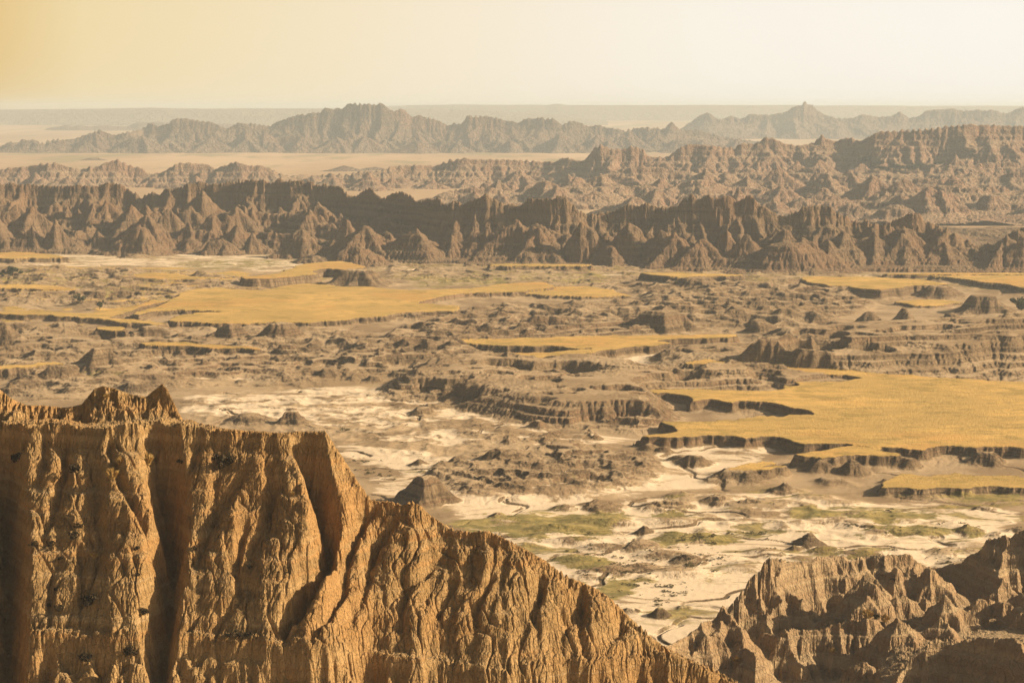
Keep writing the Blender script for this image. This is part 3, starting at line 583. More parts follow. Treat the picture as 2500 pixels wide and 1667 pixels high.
# tablelands on the horizon
def PZ(y): return np.interp(y, [5200, 9500, 12000], [0, 42, 60])
def table(u0, u1, d0, pts, front, seed):
    q = Grid(u0, u1, 300, gys(d0 - front * 1.2, d0 + 1500, 70))
    us = [float(ut('D', x, 250)[0]) for x, z in pts]; zs = [z for x, z in pts]
    top = np.interp(q.u, us, zs)[None, :] + 2.5 * vary(q, 900, 3, seed)
    k = (q.Y - d0 + .5 * front * fbm(q.X / 1800, q.X * 0, 3, seed)) / front
    bz = PZ(q.Y) - 6; q.Z = bz + (top - bz) * np.interp(k, [-.6, -.2, .2, .6], [0, .35, .8, 1]) + 3 * vary(q, 250, 3, seed + 1)
    return q
t1 = table(-.34, .05, 8900, [(-100,99),(0,99),(250,104),(345,108),(420,104),(600,105),(900,103),(1100,98),(1300,70),(1450,30)], 700, 91)
t2 = table(-.14, .34, 10600, [(700,90),(860,118),(1040,129),(1120,128),(1260,125),(1275,133),(1290,133),(1300,125),(1900,124),(2352,121),(2500,120)], 900, 95)
low = Grid(-.34, 0.0, 420, gys(6600, 8200, 120))
low.Z = ridge(low, DP([(90,302,7500),(120,292,7500),(150,288,7500),(230,288,7500),(290,292,7500),(310,282,7500),(360,280,7500),(460,281,7500),(540,284,7500),(600,300,7500)]), 300, 300, P=PA, wig=(60, 300), jag=(5, 80), base=-6, seed=97)
mid_l = ridge(low, DP([(0,315,7000),(40,308,7000),(90,311,7000),(120,318,7000)]), 200, 200, P=PA, wig=(30, 200), jag=(3, 60), base=-6, seed=98)
low.Z = np.maximum(low.Z, mid_l); LOWK = low.Z > PZ(low.Y) - 6
# low mounds on the plain between the ranges
pl = Grid(-.33, .02, 500, gys(3150, 4150, 150)); pl.Z[:] = -4
for i, q in enumerate([('D',330,356,40,8,'r'),('D',215,369,32,7,'r'),('D',790,394,50,14,'c'),('D',1060,394,45,13,'c'),('D',860,392,40,10,'c'),('D',385,352,20,5,'r'),('D',50,352,60,5,'r')]): mound(pl, *q, seed=850 + i, z0=-1.5)
# ================================================================ 5  right foreground buttes
say('right foreground')
r = Grid(0.07, 0.325, 510, gys(222, 415, 470))
r.Z = (np.interp(r.Y, [222, 290, 316, 340, 415], [16, 18, 14, -3, -5]) + 5) * (.35 * sstep(.10, .14, r.U) + .65 * sstep(.15, .21, r.U)) - 5
V7 = lambda l: [('V7', x, y, d) for x, y, d in l]
PI_ = ([0, .06, .16, .22, .4, .48, .7, .88, 1.05], [1, .90, .76, .72, .50, .44, .22, .08, 0])
RL = (
    ([(-160,1330,262),(0,1215,276),(60,1180,282),(110,1130,286),(160,1058,290),(200,1020,293),(300,975,297),(360,946,300),(378,946,300),(400,968,300),(440,1010,298),(500,1050,294),(545,1105,288),(600,1150,282),(680,1230,276)], 46, 46, (2, 14), (.5, 3), 301),
    ([(340,1010,322),(395,942,326),(440,890,327),(482,858,328),(560,852,330),(640,850,331),(655,829,331),(672,850,331),(780,872,332),(850,866,333),(908,872,334),(914,846,336),(1000,838,338),(1088,840,338),(1100,862,338),(1122,868,338),(1150,850,340),(1250,836,342),(1455,830,342),(1500,870,342),(1560,902,342),(1640,906,341),(1700,882,340),(1750,882,338),(1772,862,337),(1792,838,336),(1880,800,334),(1892,742,333),(1960,735,333),(2010,718,333),(2042,742,333),(2060,712,333),(2116,692,333),(2300,640,333)], [60, 60, 60, 62, 62, 64, 64], 44, (4, 22), (.7, 3), 311),
    ([(1290,1440,262),(1340,1385,268),(1400,1318,270),(1500,1265,272),(1600,1242,272),(1750,1200,270),(1860,1160,268),(1900,1155,268),(2000,1100,266),(2116,1085,265),(2300,1040,262)], 45, 20, (3, 16), (.8, 3), 321),
    ([(620,1430,262),(700,1410,260),(800,1392,258),(880,1398,257),(950,1372,256),(1020,1384,256),(1080,1410,254),(1150,1440,250),(1300,1420,248),(1400,1480,246),(1600,1500,244),(2000,1520,240)], 30, 20, (4, 14), (2.5, 6), 331),
    ([(-400,1440,228),(-100,1385,230),(100,1398,232),(200,1418,233),(440,1440,233),(560,1462,233),(700,1478,233),(760,1560,232),(860,1480,238),(1060,1475,238),(1080,1560,238)], 20, 14, (2, 10), (.5, 3), 341),
    ([(600,1160,300),(700,1190,298),(850,1180,298),(1000,1170,298),(1100,1165,298),(1180,1220,296),(1300,1200,300),(1400,1290,296),(1600,1180,305),(1800,1120,310),(2000,1000,314),(2200,980,314)], 30, 14, (4, 16), (2.5, 5), 351))
for lst, Wf, Wb, wig, jag, sd in RL:
    r.Z = np.maximum(r.Z, ridge(r, V7(lst), Wf, Wb, P=PI_, wig=wig, jag=jag, base=-6, seed=sd, spur=.5, per=(5 if sd in (301, 311) else 9), amp=(.5 if sd == 311 else .32)))
for k in range(40):
    u = rr.uniform(.12, .315); d_ = rr.uniform(252, 322); w_ = rr.uniform(4, 10); cone_at(r, u, d_, w_, rr.uniform(8, 13) - max(0, (d_ - 300) * .3), w_ * rr.uniform(.6, .95), 1500 + k)
for k in range(22):
    u = rr.uniform(.185, .315); d_ = rr.uniform(286, 322); w_ = rr.uniform(7, 13); cone_at(r, u, d_, w_, 12, 6 + w_ * rr.uniform(.3, .6), 1600 + k)
r.Z += .8 * vary(r, 5, 4, 360) * (r.Z > 0) + .05 * rng.standard_normal(r.Z.shape)
erode(r, 12, K=.019, m=.5, smax=1.25, jit=.5, seed=12)
r = upsample(r, 2, 2); r.Z += .04 * rng.standard_normal(r.Z.shape) + .16 * vary(r, .9, 3, 361)
erode(r, 6, K=.010, m=.5, smax=1.7, jit=.5, seed=13)
ledges(r, 2.6, .55, 6); ledges(r, .8, .35, 7)
fix_crest(r, V7(RL[1][0]), 3.0, 14, 1.6, n=2, teeth=((.25, 2.5), (.12, .8)), sm=6)

# ================================================================ 6  left foreground butte
say('left foreground')
j = Grid(-0.315, 0.155, 800, np.concatenate([np.linspace(138, 172, 100, endpoint=False), np.linspace(172, 212, 255, endpoint=False), np.linspace(212, 236, 60)]))
def li(lst, k): 
    u = [float(ut('D', q[0], q[1])[0]) for q in lst]
    return np.interp(j.u, u, [q[k] if k > 1 else float(ut('D', q[0], q[1])[1]) for q in lst])
rim = [(-90,976,203),(30,974,203),(150,971,203),(200,982,202),(240,980,201),(290,976,201),(350,972,202),(365,970,202),(450,976,202),(520,986,201),(610,991,200),(645,994,199),(680,990,200),(748,990,199),(762,1012,198.5),(780,1040,198),(800,1070,197),(822,1105,196),(850,1146,195),(870,1150,194.5),(900,1151,194),(925,1160,193),(945,1151,192),(966,1160,191),(982,1178,190.5),(1002,1192,190),(1025,1206,189),(1042,1216,188),(1085,1221,187),(1120,1218,186),(1140,1226,185),(1152,1233,184.5),(1200,1256,183),(1250,1286,181.5),(1300,1322,180),(1340,1338,178.5),(1370,1352,177.5),(1400,1371,176.5),(1425,1395,175.5),(1450,1420,175),(1480,1446,174),(1500,1466,173.5),(1530,1486,172.5),(1580,1511,171.5),(1650,1541,170),(1700,1569,169),(1800,1620,168)]
rim = [(x_, y_, 200 - (200 - d_) * .35 if d_ < 200 else d_) for x_, y_, d_ in rim]
dr = li(rim, 2); tr = li(rim, 1)
xs = j.u * 200
w1 = 1.1 * fbm(xs / 5.0, xs * 0, 4, 401, .6); dr = dr + w1 
zr = CAMZ + tr * dr + .12 * (ridged(xs / 1.2, xs * 0 + 4, 3, 402, .6) - .5)
bench = [(-90,1432),(0,1436),(200,1442),(370,1440),(500,1446),(700,1458),(800,1470),(900,1492),(1000,1508),(1100,1526),(1180,1530),(1240,1502),(1400,1500),(1540,1492),(1600,1520),(1700,1575),(1800,1640)]
tb = li([(x, y, 0) for x, y in bench], 1)
SL = .92
db = (100 - zr + SL * dr) / (SL - tb); db = np.minimum(db, dr - 1.5); zb = 100 + tb * db
# buttresses: the face swells between ravines
k = (dr[None, :] - j.Y) / (dr - db)[None, :]
zf = zb[None, :] + (zr - zb)[None, :] * np.clip(1 - k, 0, 1); Tf = (np.clip(zf, 20, 90) - 100) / j.Y
SPUR = [([(150,975),(120,1100),(70,1250),(50,1400),(40,1470)], 4.2, 1.0), ([(240,975),(290,1080),(318,1200),(300,1330),(290,1470)], 4.6, 1.25), ([(60,975),(40,1100),(-20,1250),(-60,1470)], 4.0, .8), ([(170,1210),(165,1320),(160,1470)], 3.0, .9),
 ([(450,975),(450,1150),(436,1300),(430,1470)], 3.6, .8), ([(590,985),(556,1120),(524,1280),(505,1470)], 4.4, 1.1), ([(640,990),(676,1090),(690,1180),(640,1320),(585,1470)], 4.2, 1.2), ([(755,1010),(800,1130),(812,1220),(770,1320),(690,1470)], 4.2, 1.1),
 ([(850,1140),(850,1220),(800,1340),(745,1470)], 3.4, .9), ([(945,1150),(900,1270),(860,1370),(825,1480)], 4.4, 1.15), ([(1000,1190),(975,1300),(925,1400),(890,1490)], 3.4, .85), ([(1060,1215),(1040,1320),(1000,1420),(965,1500)], 3.6, .95), ([(1130,1220),(1120,1330),(1080,1430),(1050,1520)], 3.4, 1.0),
 ([(1200,1255),(1185,1360),(1150,1450),(1130,1530)], 3.4, .95), ([(1290,1310),(1265,1400),(1235,1480),(1220,1530)], 3.2, .9), ([(1390,1365),(1360,1440),(1330,1500)], 3.0, .8), ([(1480,1445),(1450,1500),(1430,1560)], 2.6, .7)]
bul = np.full(j.Z.shape, -.9); wv = .35 * fbm(j.X / 3, j.Y / 4, 3, 471)
for pts, w_, a_ in SPUR:
    us_, ts_ = zip(*[tuple(map(float, ut('D', x, y))) for x, y in pts])
    dm = ((j.U - np.interp(Tf, ts_[::-1], us_[::-1])) * j.Y + wv * 1.6) / (w_ * .8 * (.75 + .5 * np.clip(k, 0, 1)))
    bul = np.maximum(bul, a_ * (1 - dm ** 2))
bul = (bul + wv) * 1.75 * sstep(-.02, .25, k) * (1 - .6 * sstep(.75, 1.0, k))
fz = np.interp(k, [0, .05, .12, .3, .6, .85, 1.0], [1, .90, .80, .60, .33, .13, 0])
face = zb[None, :] + (zr - zb)[None, :] * fz + bul * .9
s2 = db[None, :] - j.Y
lower = zb[None, :] - np.interp(s2, [0, 1.2, 2.2, 5, 9, 40], [-.1, .1, 2.3, 5.4, 9.8, 46]) + (2.0 * ridged(j.X / 3.4, j.Y / 5, 3, 407, .6) - .9) * sstep(1.4, 3.2, s2) - 2.2 * sstep(.1, .5, fbm(j.X / 2.6, j.Y / 2.6, 2, 408)) * sstep(1.6, 2.4, s2)
j.Z = np.where(k < 1, face, lower)
# plateau behind the rim, falling away to the valley at the back
s3 = j.Y - dr[None, :]
wpl = np.interp(j.u, [float(ut('D', x, 1000)[0]) for x in (-90, 420, 760, 900, 1700)], [9, 7, 4, 1.2, .8])[None, :]
back = zr[None, :] - np.interp(s3 / wpl, [0, 1, 1.6, 6, 60], [0, .15, 2.2, 14, 90]) - .05 * s3 + .25 * vary(j, 2.5, 3, 409)
j.Z = np.where(s3 > 0, back, j.Z)
rear = ridge(j, DP([(-90,905,211),(0,894,211),(25,914,211),(60,930,211),(100,931,211),(150,936,211),(172,932,211),(188,928,211),(204,908,211),(217,893,211),(236,886,211),(262,891,211),(300,905,211),(336,911,211),(346,902,211),(358,893,211),(373,880,211),(386,896,210.5),(398,922,210),(410,946,209.5),(422,966,209)]), 8.0, 8.0, P=([0, .1, .35, .7, 1.05], [1, .86, .55, .2, 0]), wig=(.9, 5), jag=(.9, 1.6), base=62.2, seed=411, spur=.4)
far_right = j.U > float(ut('D', 440, 970)[0])
j.Z = np.where(far_right | (rear < 62.6), j.Z, np.maximum(j.Z, rear))
GUL = [([(358,966),(372,1030),(385,1120),(395,1200),(385,1300),(372,1400),(362,1450),(365,1600)], 4.8, 1.35),
 ([(0,985),(6,1100),(14,1200),(12,1330),(10,1600)], 5.1, 1.2), ([(690,1005),(720,1060),(742,1120),(757,1180),(748,1240),(702,1340),(650,1442)], 3.6, 1.87),
 ([(560,1080),(512,1140),(482,1200),(450,1290)], 0.88, 1.44), ([(842,1160),(800,1250),(777,1353),(717,1450)], 1.43, 1.58),
 ([(1000,1290),(940,1330),(922,1390),(918,1445)], 0.99, 1.22), ([(1050,1320),(1028,1361),(993,1433)], 0.77, 1.08), ([(1130,1310),(1101,1373),(1089,1445)], 0.83, 1.08),
 ([(150,1000),(150,1055),(128,1141),(100,1230)], 0.99, 1.44), ([(560,1200),(540,1288),(552,1366),(490,1440)], 0.88, 1.22), ([(98,980),(104,1040),(90,1100)], 0.72, 0.72),
 ([(52,985),(48,1060),(30,1150)], 0.77, 0.79), ([(250,1000),(262,1060),(290,1120),(330,1200),(370,1260)], 0.83, 1.01), ([(640,1100),(600,1200),(560,1300)], 0.72, 1.08),
 ([(900,1190),(860,1260),(840,1340),(800,1440)], 0.77, 1.08), ([(1250,1330),(1230,1400),(1240,1480)], 0.66, 0.86), ([(1350,1380),(1330,1440),(1350,1500)], 0.66, 0.86), ([(180,1250),(190,1330),(185,1420)], 0.66, 0.79), ([(460,1000),(430,1080),(400,1160)], 0.77, 1.01)]
Tc = (j.Z - 100) / j.Y
for pts, dep, w in GUL:
    us, ts = zip(*[tuple(map(float, ut('D', x, y))) for x, y in pts])
    ts = np.array(ts)[::-1]; us = np.array(us)[::-1]
    wob = .6 * fbm(Tc * 120, Tc * 0 + dep, 3, 421) / 200
    ug = np.interp(Tc, ts, us) + wob
    dd = np.abs(j.U - ug) * j.Y / w
    main = dep > 5
    amt = (1 if main else np.interp(Tc, [ts[0], ts[0] + .035], [.12, 1])) * np.clip(1 - dd, 0, 1) ** (.8 if main else 1.3) * sstep(ts[0] - .012, ts[0] + .002, Tc) * (1 - sstep(ts[-1] - .003, ts[-1] + .001, Tc))
    slot = np.clip(1 - dd * w / (.6 if main else .42), 0, 1) * (amt > 0)
    j.Z = j.Z - (dep * amt + (4 if main else min(dep, 2.4)) * slot * np.clip(amt * 4, 0, 1)) * (s3 < 1.0)
j.Z += (.25 * vary(j, 2.6, 3, 430) + .28 * (ridged((j.X + .3 * (j.Y - 200)) / 2.6, j.Y / 12, 3, 433, .55) - .4)) * (s3 < 0) + .03 * rng.standard_normal(j.Z.shape)
erode(j, 12, K=.011, m=.5, smax=3.8, jit=.5, seed=14)
j.Z = np.where(j.Y < dr[None, :] - .8, blur(j.Z, 2, 2, 1), j.Z)
j = upsample(j, 2, 2); j.Z += .022 * rng.standard_normal(j.Z.shape) + .12 * vary(j, .6, 3, 431)
jf = sstep(.2, .6, np.repeat(dr.reshape(1, -1), 2, 1)[:, :j.nu] * 0 + 1) if False else 1
for sc_, dp_, sd_ in ((2.6, .4, 441), (1.1, .22, 443), (.55, .16, 445)):
    cx = perlin((j.X + .5 * sc_ * perlin(j.X / sc_ / 1.5, j.Y / sc_, sd_ + 1)) / sc_, j.Y / (sc_ * 2.2), sd_)
    j.Z -= dp_ * np.clip(1 - np.abs(cx) * 9, 0, 1) * 1.25 * np.clip(.7 + 1.0 * vary(j, 5, 2, sd_ + 2), .3, 1)
erode(j, 7, K=.016, m=.5, smax=5.0, jit=.6, seed=15)
ledges(j, 1.7, .35, 8)
fix_crest(j, DP([(q[0], q[1], q[2]) for q in rim if q[0] > 440]), 1.2, 6, 1.5, sm=6, teeth=((.12, 1.2),))
fix_crest(j, DP([(-90,905,211),(0,894,211),(25,914,211),(60,930,211),(100,931,211),(150,936,211),(172,932,211),(188,928,211),(204,908,211),(217,893,211),(236,886,211),(262,891,211),(300,905,211),(336,911,211),(346,902,211),(358,893,211),(373,880,211),(386,896,210.5),(398,922,210),(410,946,209.5),(422,966,209)]), 1.5, 5, 3)
# ================================================================ plains: one sheet to the horizon
gp = Grid(-1.0, 1.0, 260, np.concatenate([np.linspace(-200, 300, 12, endpoint=False), gys(300, 12300, 240)]))
gp.X = np.where(gp.Y < 1000, gp.U * 1000, gp.X)
gp.Z = -1.6 + 1.0 * vary(gp, 400, 3, 501) * (gp.Y > 2700) 
gp.Z = np.where(gp.Y < 1700, -2.2, gp.Z) + PZ(gp.Y)
say('terrain done')
# ================================================================ materials
M_floor = NT('valley_floor_mudstone')
def floor_mat(name, far=False):
    m = NT(name)
    tan, dark, pale, red = (.235, .165, .095), (.11, .076, .044), (.37, .27, .165), (.22, .135, .075)
    c = strata(m, tan, dark, pale, red, .55, .3)
    c = m.mix(m.maprange(m.noise(.07, 5, .6), .4, .7, 0, .5), c, dark)
    c = m.mix(m.maprange(m.noise(.8, 5, .65), .45, .7, 0, .4), c, pale)
    fl = m.maprange(m.nz(), .88, .985)
    fc = m.mix(m.maprange(m.noise(.035, 5, .6), .42, .6), (.48, .355, .22), (.32, .225, .13))
    c = m.mix(m.math('MULTIPLY', fl, .8), c, fc)
    # pale alkali wash
    al = m.attr('wash'); an = m.noise(.06, 8, .72, vec=m.scaled((.6, 1.0, 1)), dist=.8)
    al = m.math('MULTIPLY', m.maprange(m.math('ADD', al, m.math('MULTIPLY', m.math('SUBTRACT', an, .5), 2.4)), .42, .62), m.maprange(m.nz(), .93, .985))
    c = m.mix(al, c, (.74, .60, .43))
    # sparse scrub staining of the flats
    sp = m.math('MULTIPLY', m.maprange(m.noise(.33, 6, .75, vec=m.scaled((1, .6, 1))), .62, .68), m.maprange(m.noise(.03, 3, .5), .45, .6))
    c = m.mix(m.math('MULTIPLY', sp, m.math('MULTIPLY', fl, .75)), c, (.17, .13, .055))
    # green meadow
    gn = m.attr('green'); gq = m.math('ADD', gn, m.math('MULTIPLY', m.math('SUBTRACT', m.noise(.15, 8, .75, vec=m.scaled((.6, 1, 1)), dist=.5), .5), 3.2))
    gc = m.mix(m.maprange(m.noise(.22, 4, .6), .4, .6), (.36, .28, .11), (.20, .17, .065))
    c = m.mix(m.maprange(gq, .45, .6), c, gc)
    sc2 = m.math('MULTIPLY', m.attr('scrub'), m.maprange(m.noise(.075, 8, .72, vec=m.scaled((.4, 1, 1)), dist=1.0), .53, .58))
    c = m.mix(m.math('MULTIPLY', sc2, m.maprange(m.nz(), .85, .96, 0, .9)), c, m.mix(m.maprange(m.noise(.4, 4, .6), .4, .6), (.34, .26, .085), (.17, .14, .05)))
    # golden grass
    gr = m.attr('grass'); g2 = m.math('ADD', gr, m.math('MULTIPLY', m.math('SUBTRACT', m.noise(.5, 4, .7), .5), .5))
    gc = m.mix(m.maprange(m.noise(.03, 5, .65, vec=m.scaled((.6, .8, 1)), dist=.8), .42, .58), (.66, .43, .145), (.52, .35, .12))
    gc = m.mix(m.maprange(m.noise(.018, 4, .6, vec=m.scaled((.7, .9, 1))), .50, .62, 0, .6), gc, (.58, .31, .10))
    gc = m.mix(m.maprange(m.noise(.12, 6, .72, vec=m.scaled((.6, .8, 1))), .52, .60, 0, .7), gc, (.30, .22, .065))
    gc = m.mix(m.maprange(m.noise(.2, 8, .78, vec=m.scaled((.6, 1, 1))), .45, .58, 0, .65), gc, (.43, .295, .10))
    gm = m.math('MULTIPLY', m.maprange(g2, .42, .52), m.maprange(m.nz(), .72, .9))
    c = m.mix(gm, c, gc)
    h1 = m.noise(.9, 7, .7, vec=m.scaled((1, 1, .35)), dist=.3); h1 = m.math('MULTIPLY', h1, m.maprange(m.nz(), .93, .992, 1, .12)); n = m.bump(h1, 1.2)
    n = m.bump(m.noise(4, 4, .7), .08, 1, n)
    n = m.bump(m.math('MULTIPLY', m.noise(.8, 5, .7), gm), .45, 1, n)
    return m.done(c, n)
MF = floor_mat('valley_mudstone_and_grass')
MP = NT('plain_dry_grass')
c = MP.mix(MP.maprange(MP.noise(.0022, 6, .62, vec=MP.scaled((1, .3, 1))), .40, .62), (.42, .29, .17), (.56, .40, .25))
c = MP.mix(MP.maprange(MP.noise(.006, 5, .6, vec=MP.scaled((1, .25, 1))), .52, .62, 0, .7), c, (.25, .22, .11))
MP = MP.done(c)
MK = dict(
 TABLE=rock_mat('far_grassland', (.40,.33,.22), (.33,.28,.19), (.46,.38,.25), (.38,.30,.2), (.42,.34,.22), .02, .05, 2, .3),
 ridge=rock_mat('brown_banded_mudstone', (0.189, 0.126, 0.074), (0.122, 0.082, 0.050), (0.252, 0.180, 0.109), (0.189, 0.112, 0.064), (0.238, 0.167, 0.099), .30, .45, .2, .10, veg=((.06,.06,.03), .09, .66)),
 foot=rock_mat('pinkish_banded_mudstone', (0.301, 0.202, 0.131), (0.215, 0.143, 0.094), (0.413, 0.294, 0.197), (0.310, 0.181, 0.115), (0.430, 0.311, 0.205), .16, .3, .4, .33, veg=((.06,.065,.035), .03, .68)),
 farr=rock_mat('far_mudstone', (.20,.14,.095), (.14,.105,.075), (.34,.25,.165), (.24,.14,.09), (.30,.22,.15), .07, .12, .6, .4),
 right=rock_mat('grey_gold_mudstone', (0.458, 0.335, 0.192), (0.317, 0.219, 0.124), (0.484, 0.370, 0.224), (0.378, 0.245, 0.132), (0.458, 0.335, 0.200), .75, 1.2, .30, .30, warp=.4),
 left=rock_mat('ochre_mudstone', (0.47, 0.305, 0.135), (0.34, 0.21, 0.085), (0.54, 0.39, 0.215), (0.450, 0.248, 0.092), (0.495, 0.348, 0.192), .6, 2.0, .35, .38, warp=.15))
# ================================================================ build terrain objects
# flood of pale wash: low, level ground where water gathers
def relz(g, ru, ry): 
    return g.Z - blur(g.Z, ru, ry, 1)
low_ = 1 - sstep(.25, 1.5, g.Z if False else FLOOR.Z)
wash = np.zeros_like(FLOOR.Z)
WASH = [('D', .68, [(1000,1160),(1300,1150),(1750,1120),(2352,1180),(2352,1300),(2000,1540),(1350,1540),(1200,1280),(1050,1200)]),
 ('D', .6, [(780,1000),(1100,1050),(1500,1080),(1800,1060),(1650,1120),(1300,1170),(1000,1170),(830,1130)]),
 ('D', .6, [(420,900),(900,880),(1080,940),(1300,1000),(1500,1000),(1400,1040),(900,1020),(760,980),(430,960)]),
 ('D', .55, [(0,580),(900,580),(1500,600),(1500,640),(900,630),(0,610)]), ('D', .8, [(1820,640),(2352,620),(2352,650),(1900,650)]),
 ('D', .9, [(1280,825),(1560,790),(1620,800),(1500,860),(1820,870),(1800,905),(1450,890)]), ('D', .8, [(1550,780),(1700,790),(1900,830),(1600,830)]),
 ('D', .7, [(1500,1010),(1800,1025),(1750,1080),(1500,1080)]), ('D', .35, [(0,760),(800,760),(1000,880),(0,900)])]
for v, a_, pl_ in WASH:
    us, ys = ground(v, [p[0] for p in pl_], [p[1] for p in pl_], 0)
    wash = np.maximum(wash, a_ * blur(inpoly(FLOOR, us, ys, 8, 40, seed=31).astype(float), 9, 9, 2))
wash = np.clip(wash, .12, 1) * (1 - sstep(.5, 1.6, FLOOR.Z)) + .35 * sstep(3.0, 6.5, np.log(FLOOR.area + 1)) * (1 - sstep(.6, 2, FLOOR.Z)) * .6
green = np.zeros_like(FLOOR.Z)
for v, pl_ in GREENS:
    us, ys = ground(v, [p[0] for p in pl_], [p[1] for p in pl_], 0)
    green = np.maximum(green, (.55 if v in ('V3', 'V4') else .9) * blur(inpoly(FLOOR, us, ys, 5, 16, seed=33).astype(float), 9, 5, 2))
green *= 1 - sstep(1.2, 3.0, FLOOR.Z) * .6
us, ys = ground('D', [1150,1400,1800,2400,2400,2000,1500,1300,1050], [1190,1130,1130,1150,1330,1330,1440,1340,1230], 0)
scrub = blur(inpoly(FLOOR, us, ys, 5, 16, seed=35).astype(float), 9, 9, 2)
us, ys = ground('D', [0,900,2352,2352,1500,900,0], [585,590,620,670,660,650,680], 0)
scrub = np.maximum(scrub, .8 * blur(inpoly(FLOOR, us, ys, 5, 16, seed=37).astype(float), 9, 9, 2))
grass = FCAP.astype(float)
# gold grass also lies on uncut swells of the upper left benches
us, ys = ground('D', [0, 500, 700, 900, 700, 300, 0], [600, 610, 640, 660, 690, 740, 740], 2)
gl = blur(inpoly(FLOOR, us, ys, 8, 40, seed=36).astype(float), 8, 8, 2)
gentle = 1 - sstep(.12, .35, np.abs(np.gradient(FLOOR.Z, axis=0)) / FLOOR.dy[:, None] + np.abs(np.gradient(FLOOR.Z, axis=1)) / FLOOR.dx[:, None])
grass = np.maximum(grass, gl * gentle * .75 * sstep(-.25, .15, vary(FLOOR, 30, 3, 38)))
attrs = dict(scrub=scrub, wash=wash, green=green, grass=grass)
# split: each tableland is an object of its own, with its cliffs
lab = np.zeros(FLOOR.Z.shape, int)
for i, mq in enumerate(FMK): lab[mq] = i + 1
for it in range(7):
    for ax, sh in ((0, 1), (0, -1), (1, 1), (1, -1), (0, -1)):
        nb = np.roll(lab, sh, axis=ax)
        ok = (lab == 0) & (nb > 0) & (FLOOR.Z > 1.2)
        lab[ok] = nb[ok]
NR = grid_normals(FLOOR)
build('valley_ground', FLOOR, MF, lab == 0, attrs, 'eroded valley floor of pale clay flats, mounds and gullies', 'valley floor', nrm=NR)
for i, (v, z, lb, pl_) in enumerate(MESAS):
    if (lab == i + 1).sum() > 10:
        build('mesa_hill', FLOOR, MF, lab == i + 1, attrs, lb, 'mesa', 'grassy tablelands in the valley', nrm=NR)
build('ridge_hill', e, MK['ridge'], None, None, 'long brown pinnacled ridge running across the whole middle of the view', 'ridge')
build('foothill_land', f, MK['foot'], f.Z > -3.5, None, 'hazy pinkish banded foothills climbing to a flat rimmed bluff on the right', 'foothills')
build('mountain_range_hills', a, MK['farr'], a.Z > -3.5, None, 'blue grey hazy badlands range with a flat topped summit, left and centre', 'far range')
build('mountain_range_hills', b, MK['farr'], b.Z > -3.5, None, 'palest hazy range on the right with one sharp pyramid peak on the skyline', 'far range')
build('plateau_hills', t1, MK['TABLE'], None, None, 'long level hazy plateau along the left half of the horizon', 'plateau')
build('plateau_hills', t2, MK['TABLE'], None, None, 'faintest flat plateau along the right half of the horizon', 'plateau')
build('low_hills', low, MK['farr'], LOWK, None, 'low dark hazy mesas on the plain at the far left', 'low hills')
build('low_hills', pl, MK['farr'], pl.Z > -3, None, 'small low mounds on the tan plain between the ranges', 'low hills')
build('butte_hill', r, MK['right'], None, None, 'gullied tan clay buttes filling the lower right corner', 'butte')
build('butte_cliff_hill', j, MK['left'], None, None, 'big ochre fluted butte with deep ravines filling the lower left', 'butte')
build('plain_ground', gp, MP, None, None, 'flat tan prairie stretching to the horizon', 'plain')
say('built')
# ================================================================ haze, sky, sun, camera
SUN_AZ, SUN_EL = math.radians(90), math.radians(26)   # azimuth measured clockwise from the view direction (+Y)
sd = (math.sin(SUN_AZ) * math.cos(SUN_EL), math.cos(SUN_AZ) * math.cos(SUN_EL), math.sin(SUN_EL))
me = bpy.data.meshes.new('haze')
X0, X1, Y0, Y1, Z0, Z1 = -13000, 13000, -400, 12500, -9, max(float(q_.Z.max()) for q_ in (a, b, t1, t2)) + 3
vs = [(x, y, z) for x in (X0, X1) for y in (Y0, Y1) for z in (Z0, Z1)]
me.from_pydata(vs, [], [(0, 1, 3, 2), (4, 6, 7, 5), (0, 4, 5, 1), (2, 3, 7, 6), (0, 2, 6, 4), (1, 5, 7, 3)])
hz = bpy.data.objects.new('haze', me); C.objects.link(hz)
hm = bpy.data.materials.new('haze_air'); hm.use_nodes = True; t = hm.node_tree; t.nodes.clear()
out = t.nodes.new('ShaderNodeOutputMaterial'); pv = t.nodes.new('ShaderNodeVolumePrincipled')
pv.inputs['Color'].default_value = (.72, .86, .98, 1); pv.inputs['Density'].default_value = 1.2e-4; pv.inputs['Anisotropy'].default_value = .1
t.links.new(pv.outputs[0], out.inputs['Volume']); me.materials.append(hm)
tag(hz, 'warm dusty haze thickening toward the far ranges', 'haze', None, 'stuff')
w = bpy.data.worlds.new('World'); bpy.context.scene.world = w; w.use_nodes = True; t = w.node_tree; t.nodes.clear()
def N(k): return t.nodes.new(k)
wo = N('ShaderNodeOutputWorld'); bg = N('ShaderNodeBackground'); sky = N('ShaderNodeTexSky')
sky.sky_type = 'NISHITA'; sky.sun_disc = False; sky.sun_elevation = SUN_EL; sky.sun_rotation = SUN_AZ
sky.air_density = 1.0; sky.dust_density = 6.0; sky.ozone_density = 1.0; sky.altitude = 900
tc = N('ShaderNodeTexCoord'); sep = N('ShaderNodeSeparateXYZ'); t.links.new(tc.outputs['Generated'], sep.inputs[0])
dot = N('ShaderNodeVectorMath'); dot.operation = 'DOT_PRODUCT'; t.links.new(tc.outputs['Generated'], dot.inputs[0]); dot.inputs[1].default_value = (math.sin(math.radians(80)), math.cos(math.radians(80)), 0)
cr = N('ShaderNodeValToRGB'); ad = N('ShaderNodeMath'); ad.operation = 'ADD'; t.links.new(dot.outputs['Value'], ad.inputs[0]); ad.inputs[1].default_value = .2; t.links.new(ad.outputs[0], cr.inputs[0])
EL = cr.color_ramp.elements
